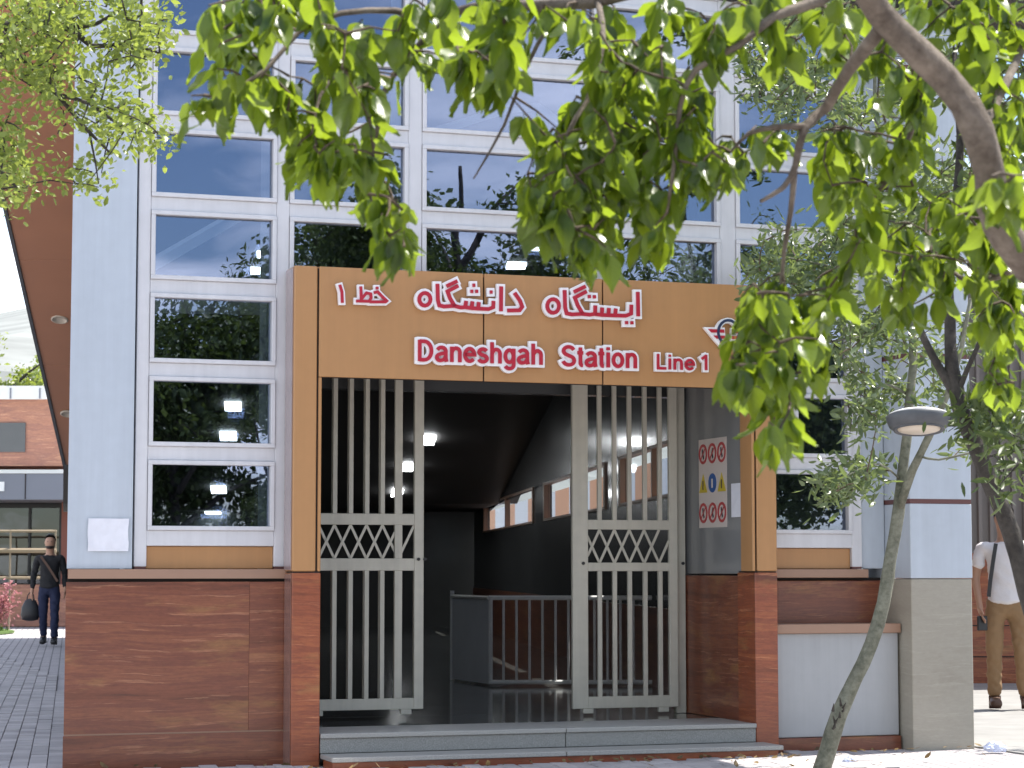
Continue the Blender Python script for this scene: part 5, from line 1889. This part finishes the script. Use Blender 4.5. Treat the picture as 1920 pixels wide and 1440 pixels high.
c4 = ellipses([(60, 20, 100, 45, 30), (60, 75, 90, 45, 20), (200, 45, 90, 50, 22), (285, 60, 45, 45, 12), (240, 105, 70, 30, 12), (100, 120, 60, 50, 16), (90, 165, 45, 35, 8), (185, 190, 55, 35, 11), (240, 240, 55, 40, 13), (290, 262, 25, 25, 4),
               (15, 265, 40, 40, 14), (18, 335, 40, 46, 20), (10, 160, 30, 50, 7), (185, 335, 28, 30, 6), (125, 335, 20, 20, 2), (125, 230, 30, 30, 4), (120, -90, 240, 70, 26), (-120, 120, 100, 200, 30)], 8.95, .5)
tree('light_leaved_tree', 'light green small leaved tree hanging over the brown soffit at upper left', 'tree', b4, t4, 'bark_dark', c4,
     (SM2, place_small(.036, 25, .045)), M['leaf_light'], .04, .003)


# ------------------------------------------------------------------ further trees: behind the left building, beside and behind the viewer
TINY = []
for _ in range(4):
    w_ = random.uniform(.5, .75)
    TINY.append((np.array([(0, 0, 0), (-w_ / 2, -.12, -.5), (0, 0, -.55), (w_ / 2, -.12, -.5), (0, -.1, -1)]), [(0, 1, 2), (0, 2, 3), (1, 4, 2), (2, 4, 3)], [(.5, 0), (0, .5), (.5, .5), (1, .5), (.5, 1)]))


def place_tiny(size, n, sp):
    def f(p):
        out = []
        for i in range(n):
            a = p[random.randrange(len(p))]
            pos = a + Vector((random.gauss(0, sp), random.gauss(0, sp), random.gauss(0, sp * .8)))
            out.append((random.randrange(4), frame(pos, (random.gauss(0, 1), random.gauss(0, 1), random.gauss(-.5, .8)), (random.gauss(0, 1), random.gauss(0, 1), random.gauss(.7, .7)), size * random.uniform(.6, 1.3))))
        return out
    return f


def plain_tree(name, label, base, h, rad, m, n, size, group=None, bark='bark_dark', low=.35, name_leaf=None):
    base = Vector(base)
    br = [([base + Vector((0, 0, -.05)), base + Vector((.05, .02, h * .3)), base + Vector((-.03, .05, h * .6)), base + Vector((.02, 0, h * .9))], [.03 * h * .7, .022 * h * .7, .014 * h * .7, .004 * h])]
    for k in range(6):
        a = k * 1.05 + random.random()
        z = h * (.3 + .08 * k)
        r_ = rad * .75
        br.append(([base + Vector((0, 0, z)), base + Vector((math.cos(a) * r_ * .5, math.sin(a) * r_ * .5, z + .12 * h)), base + Vector((math.cos(a) * r_, math.sin(a) * r_, z + .2 * h))], [.010 * h, .006 * h, .002 * h]))
    pts = []
    lobes = [(Vector((random.gauss(0, .45) * rad, random.gauss(0, .45) * rad, h * random.uniform(low + .08, .90))), rad * random.uniform(.35, .6)) for _ in range(11)]
    for _ in range(n):
        c, r_ = random.choice(lobes)
        d = Vector((random.gauss(0, 1), random.gauss(0, 1), random.gauss(0, 1))).normalized() * r_ * random.random() ** .45
        pts.append(base + c + d)
    return tree(name, label, 'tree', base, br, bark, pts, (TINY, place_tiny(size, 44, .20)), m, .03, .006 * h / 5, group=group, seg=7)


plain_tree('garden_tree', 'pale green tree rising behind the red stone building at far left', (-14.6, 62, 0), 7.9, 2.3, M['leaf_light'], 200, .17, 'trees behind the red stone building')
plain_tree('garden_tree', 'pale green bush like tree behind the white coping next to the soffit edge', (-12.4, 64, 0), 8.0, 1.9, M['leaf_light'], 170, .17, 'trees behind the red stone building')
bt_ = [(9.7, -2.8, 7.4, 2.0), (11.7, -1.8, 8.6, 2.0), (14.6, -3.6, 5.0, 2.3), (7.3, -3.0, 5.3, 2.3), (17.5, 1.2, 5.0, 2.3)]
for i, (x, y, h, r_) in enumerate(bt_):
    plain_tree('street_tree', ('bushy green tree behind the viewer, next to the tallest one', 'tallest green tree behind the viewer, mirrored in the windows', 'low green tree behind the viewer, on the far side of the tallest one',
                               'low spreading green tree behind the viewer beside the bushy one', 'short green tree far to the right beside the path')[i],
               (x, y, 0), h, r_, M['leaf_dark'], 520, .13, 'street trees facing the station', low=.06)
plain_tree('kerb_tree', 'green tree out of view beyond the pier that dapples the pavement', (8.2, 17.2, 0), 7.5, 2.3, M['leaf_dark'], 240, .12)

# pink flowering bush on the lawn
bu = thing('flowering_bush', 'pink flowering bush on the lawn left of the walking person', 'bush', (-10.12, 43.4, 0))
st_ = MB()
mats = []
for k in range(30):
    a, r_ = random.uniform(0, 6.28), random.uniform(.2, .75)
    p1 = Vector((math.cos(a) * r_ * .85, math.sin(a) * r_ * .6, random.uniform(.5, 1.05)))
    st_.tube([(0, 0, 0), tuple(p1 * .5 + Vector((0, 0, .1))), tuple(p1)], [.02, .012, .005], 4)
    for q_ in range(46):
        pos = p1 * random.uniform(.35, 1.05) + Vector((random.gauss(0, .09), random.gauss(0, .09), random.gauss(0, .09)))
        mats.append((random.randrange(5), frame(pos, (random.gauss(0, 1), random.gauss(0, 1), random.gauss(0, 1)), (random.gauss(0, 1), random.gauss(0, 1), 1), random.uniform(.05, .09))))
st_.build('stems', M['twig'], bu)['kind'] = 'stuff'
o = bpy.data.objects.new('blossom', leaves_mesh('blossom', SM2, mats, M['leaf_pink']))
COL.objects.link(o); o.parent = bu; o['kind'] = 'stuff'

# ------------------------------------------------------------------ street lamp
lp = at(1722, 786, 13.0)
lx = 3.45
la = thing('street_lamp', 'dark grey lamp head with a whitish top hanging before the pier', 'street lamp', (lx, 13.0, 0))
c = (0, 0, 0)
hp = (lp.x - lx, 0, lp.z)
head_parts = []
MB().lathe([(.150, -.060), (.172, -.046), (.188, -.004), (.190, .014), (.183, .020)], c, 28, 1, .8).build('head', M['lamp_body'], la, smooth=True)
MB().lathe([(.183, .020), (.172, .030), (.14, .042), (.09, .050), (.04, .053), (.005, .054)], c, 28, 1, .8).build('lid', M['lamp_lid'], la, smooth=True)
MB().lathe([(.02, -.078), (.09, -.075), (.122, -.066), (.128, -.056)], c, 28, 1, .8).build('lens', M['lens'], la, smooth=True)
MB().lathe([(.128, -.060), (.146, -.071), (.152, -.057)], c, 28, 1, .8).build('lens_ring', M['lamp_body'], la, smooth=True)
for o in la.children:
    o.location = hp
    o.rotation_euler = (R(-13), 0, 0)
c = hp
MB().tube([(c[0] + .17, 0, c[2] + .0), (c[0] + .3, 0, c[2] - .01), (-.06, 0, c[2] - .02), (0, 0, c[2] - .02)], [.045, .032, .03, .03], 10).build('arm', M['lamp_body'], la, smooth=True)
MB().tube([(0, 0, -.05), (0, 0, .5), (0, 0, c[2] + .12)], [.055, .045, .038], 12).build('pole', M['lamp_body'], la, smooth=True)
MB().lathe([(.09, 0), (.09, .03), (.06, .06), (.05, .07)], (0, 0, 0), 14).build('base_collar', M['lamp_body'], la, smooth=True)

# ------------------------------------------------------------------ litter
def litter(label, loc, r_, seed):
    rs = random.Random(seed)
    bm = bmesh.new()
    bmesh.ops.create_icosphere(bm, subdivisions=3, radius=r_)
    for v in bm.verts:
        n = v.co.normalized()
        k = 1 + .35 * math.sin(n.x * 7 + seed) * math.cos(n.y * 6) + rs.uniform(-.14, .14)
        v.co = Vector((v.co.x * 1.25 * k, v.co.y * .8 * k, max(-.45 * r_, v.co.z * .75 * k)))
    me = bpy.data.meshes.new('plastic_bag')
    bm.to_mesh(me); bm.free()
    me.materials.append(M['plastic_bag'])
    o = bpy.data.objects.new('plastic_bag', me)
    COL.objects.link(o)
    o.location = (loc[0], loc[1], loc[2] + .45 * r_)
    tag(o, label, 'plastic bag', 'litter on the pavement')


p = at(1594, 1424, 14.6); litter('small crumpled white plastic bag on the ground by the leaning trunk', (p.x, p.y, -.012), .034, 3)
p = at(1866, 1396, 15.4); litter('larger crumpled bluish plastic bag at the foot of the beige pier', (p.x, p.y, -.003), .055, 5)

# dry leaves blown against the foot of the wall and the kerb of the steps
mats = []
for q_ in range(120):
    if q_ % 3:
        s_ = random.uniform(-1.4, 5.0)
        d_ = (.17 if s_ < 0 else (-.36 if s_ < 3.4 else -.14)) - abs(random.gauss(0, .16))
    else:
        s_, d_ = random.uniform(-1.8, 6.5), random.uniform(-1.2, -.2)
    p_ = fw(s_, d_, .012)
    mats.append((random.randrange(5), frame(p_, (random.gauss(0, 1), random.gauss(0, 1), random.uniform(-.1, .25)), (random.gauss(0, .4), random.gauss(0, .4), 1), random.uniform(.03, .07))))
M['leaf_dry'] = leaf_mat('dry_leaf', (.10, .06, .03), (.22, .15, .06), (.2, .14, .05), False, .7, .2)
o = bpy.data.objects.new('fallen_leaves', leaves_mesh('fallen_leaves', SM2, mats, M['leaf_dry']))
COL.objects.link(o)
tag(o, 'dry brown leaves scattered along the foot of the station wall', 'fallen leaves', kind='stuff')

# orange and blue wall seen through the strip windows
fw_ = thing('far_wall', 'wall of orange and pale blue panels seen through the strip windows', 'wall', (2.2, 18, 0))
y = 24.0
k = 0
while y < 70:
    L_ = (2.6, 3.4)[k % 2]
    x = lambda yy: rw(yy) + 2.6
    MB().hexa([(x(y) - 2.2, y - 18, 0), (x(y) + .1 - 2.2, y - 18, 0), (x(y + L_) + .1 - 2.2, y + L_ - .02 - 18, 0), (x(y + L_) - 2.2, y + L_ - .02 - 18, 0),
               (x(y) - 2.2, y - 18, 3.0), (x(y) + .1 - 2.2, y - 18, 3.0), (x(y + L_) + .1 - 2.2, y + L_ - .02 - 18, 3.0), (x(y + L_) - 2.2, y + L_ - .02 - 18, 3.0)]).build('panel', M['orange_panel' if k % 2 == 0 else 'light_panel'], fw_)
    y += L_
    k += 1
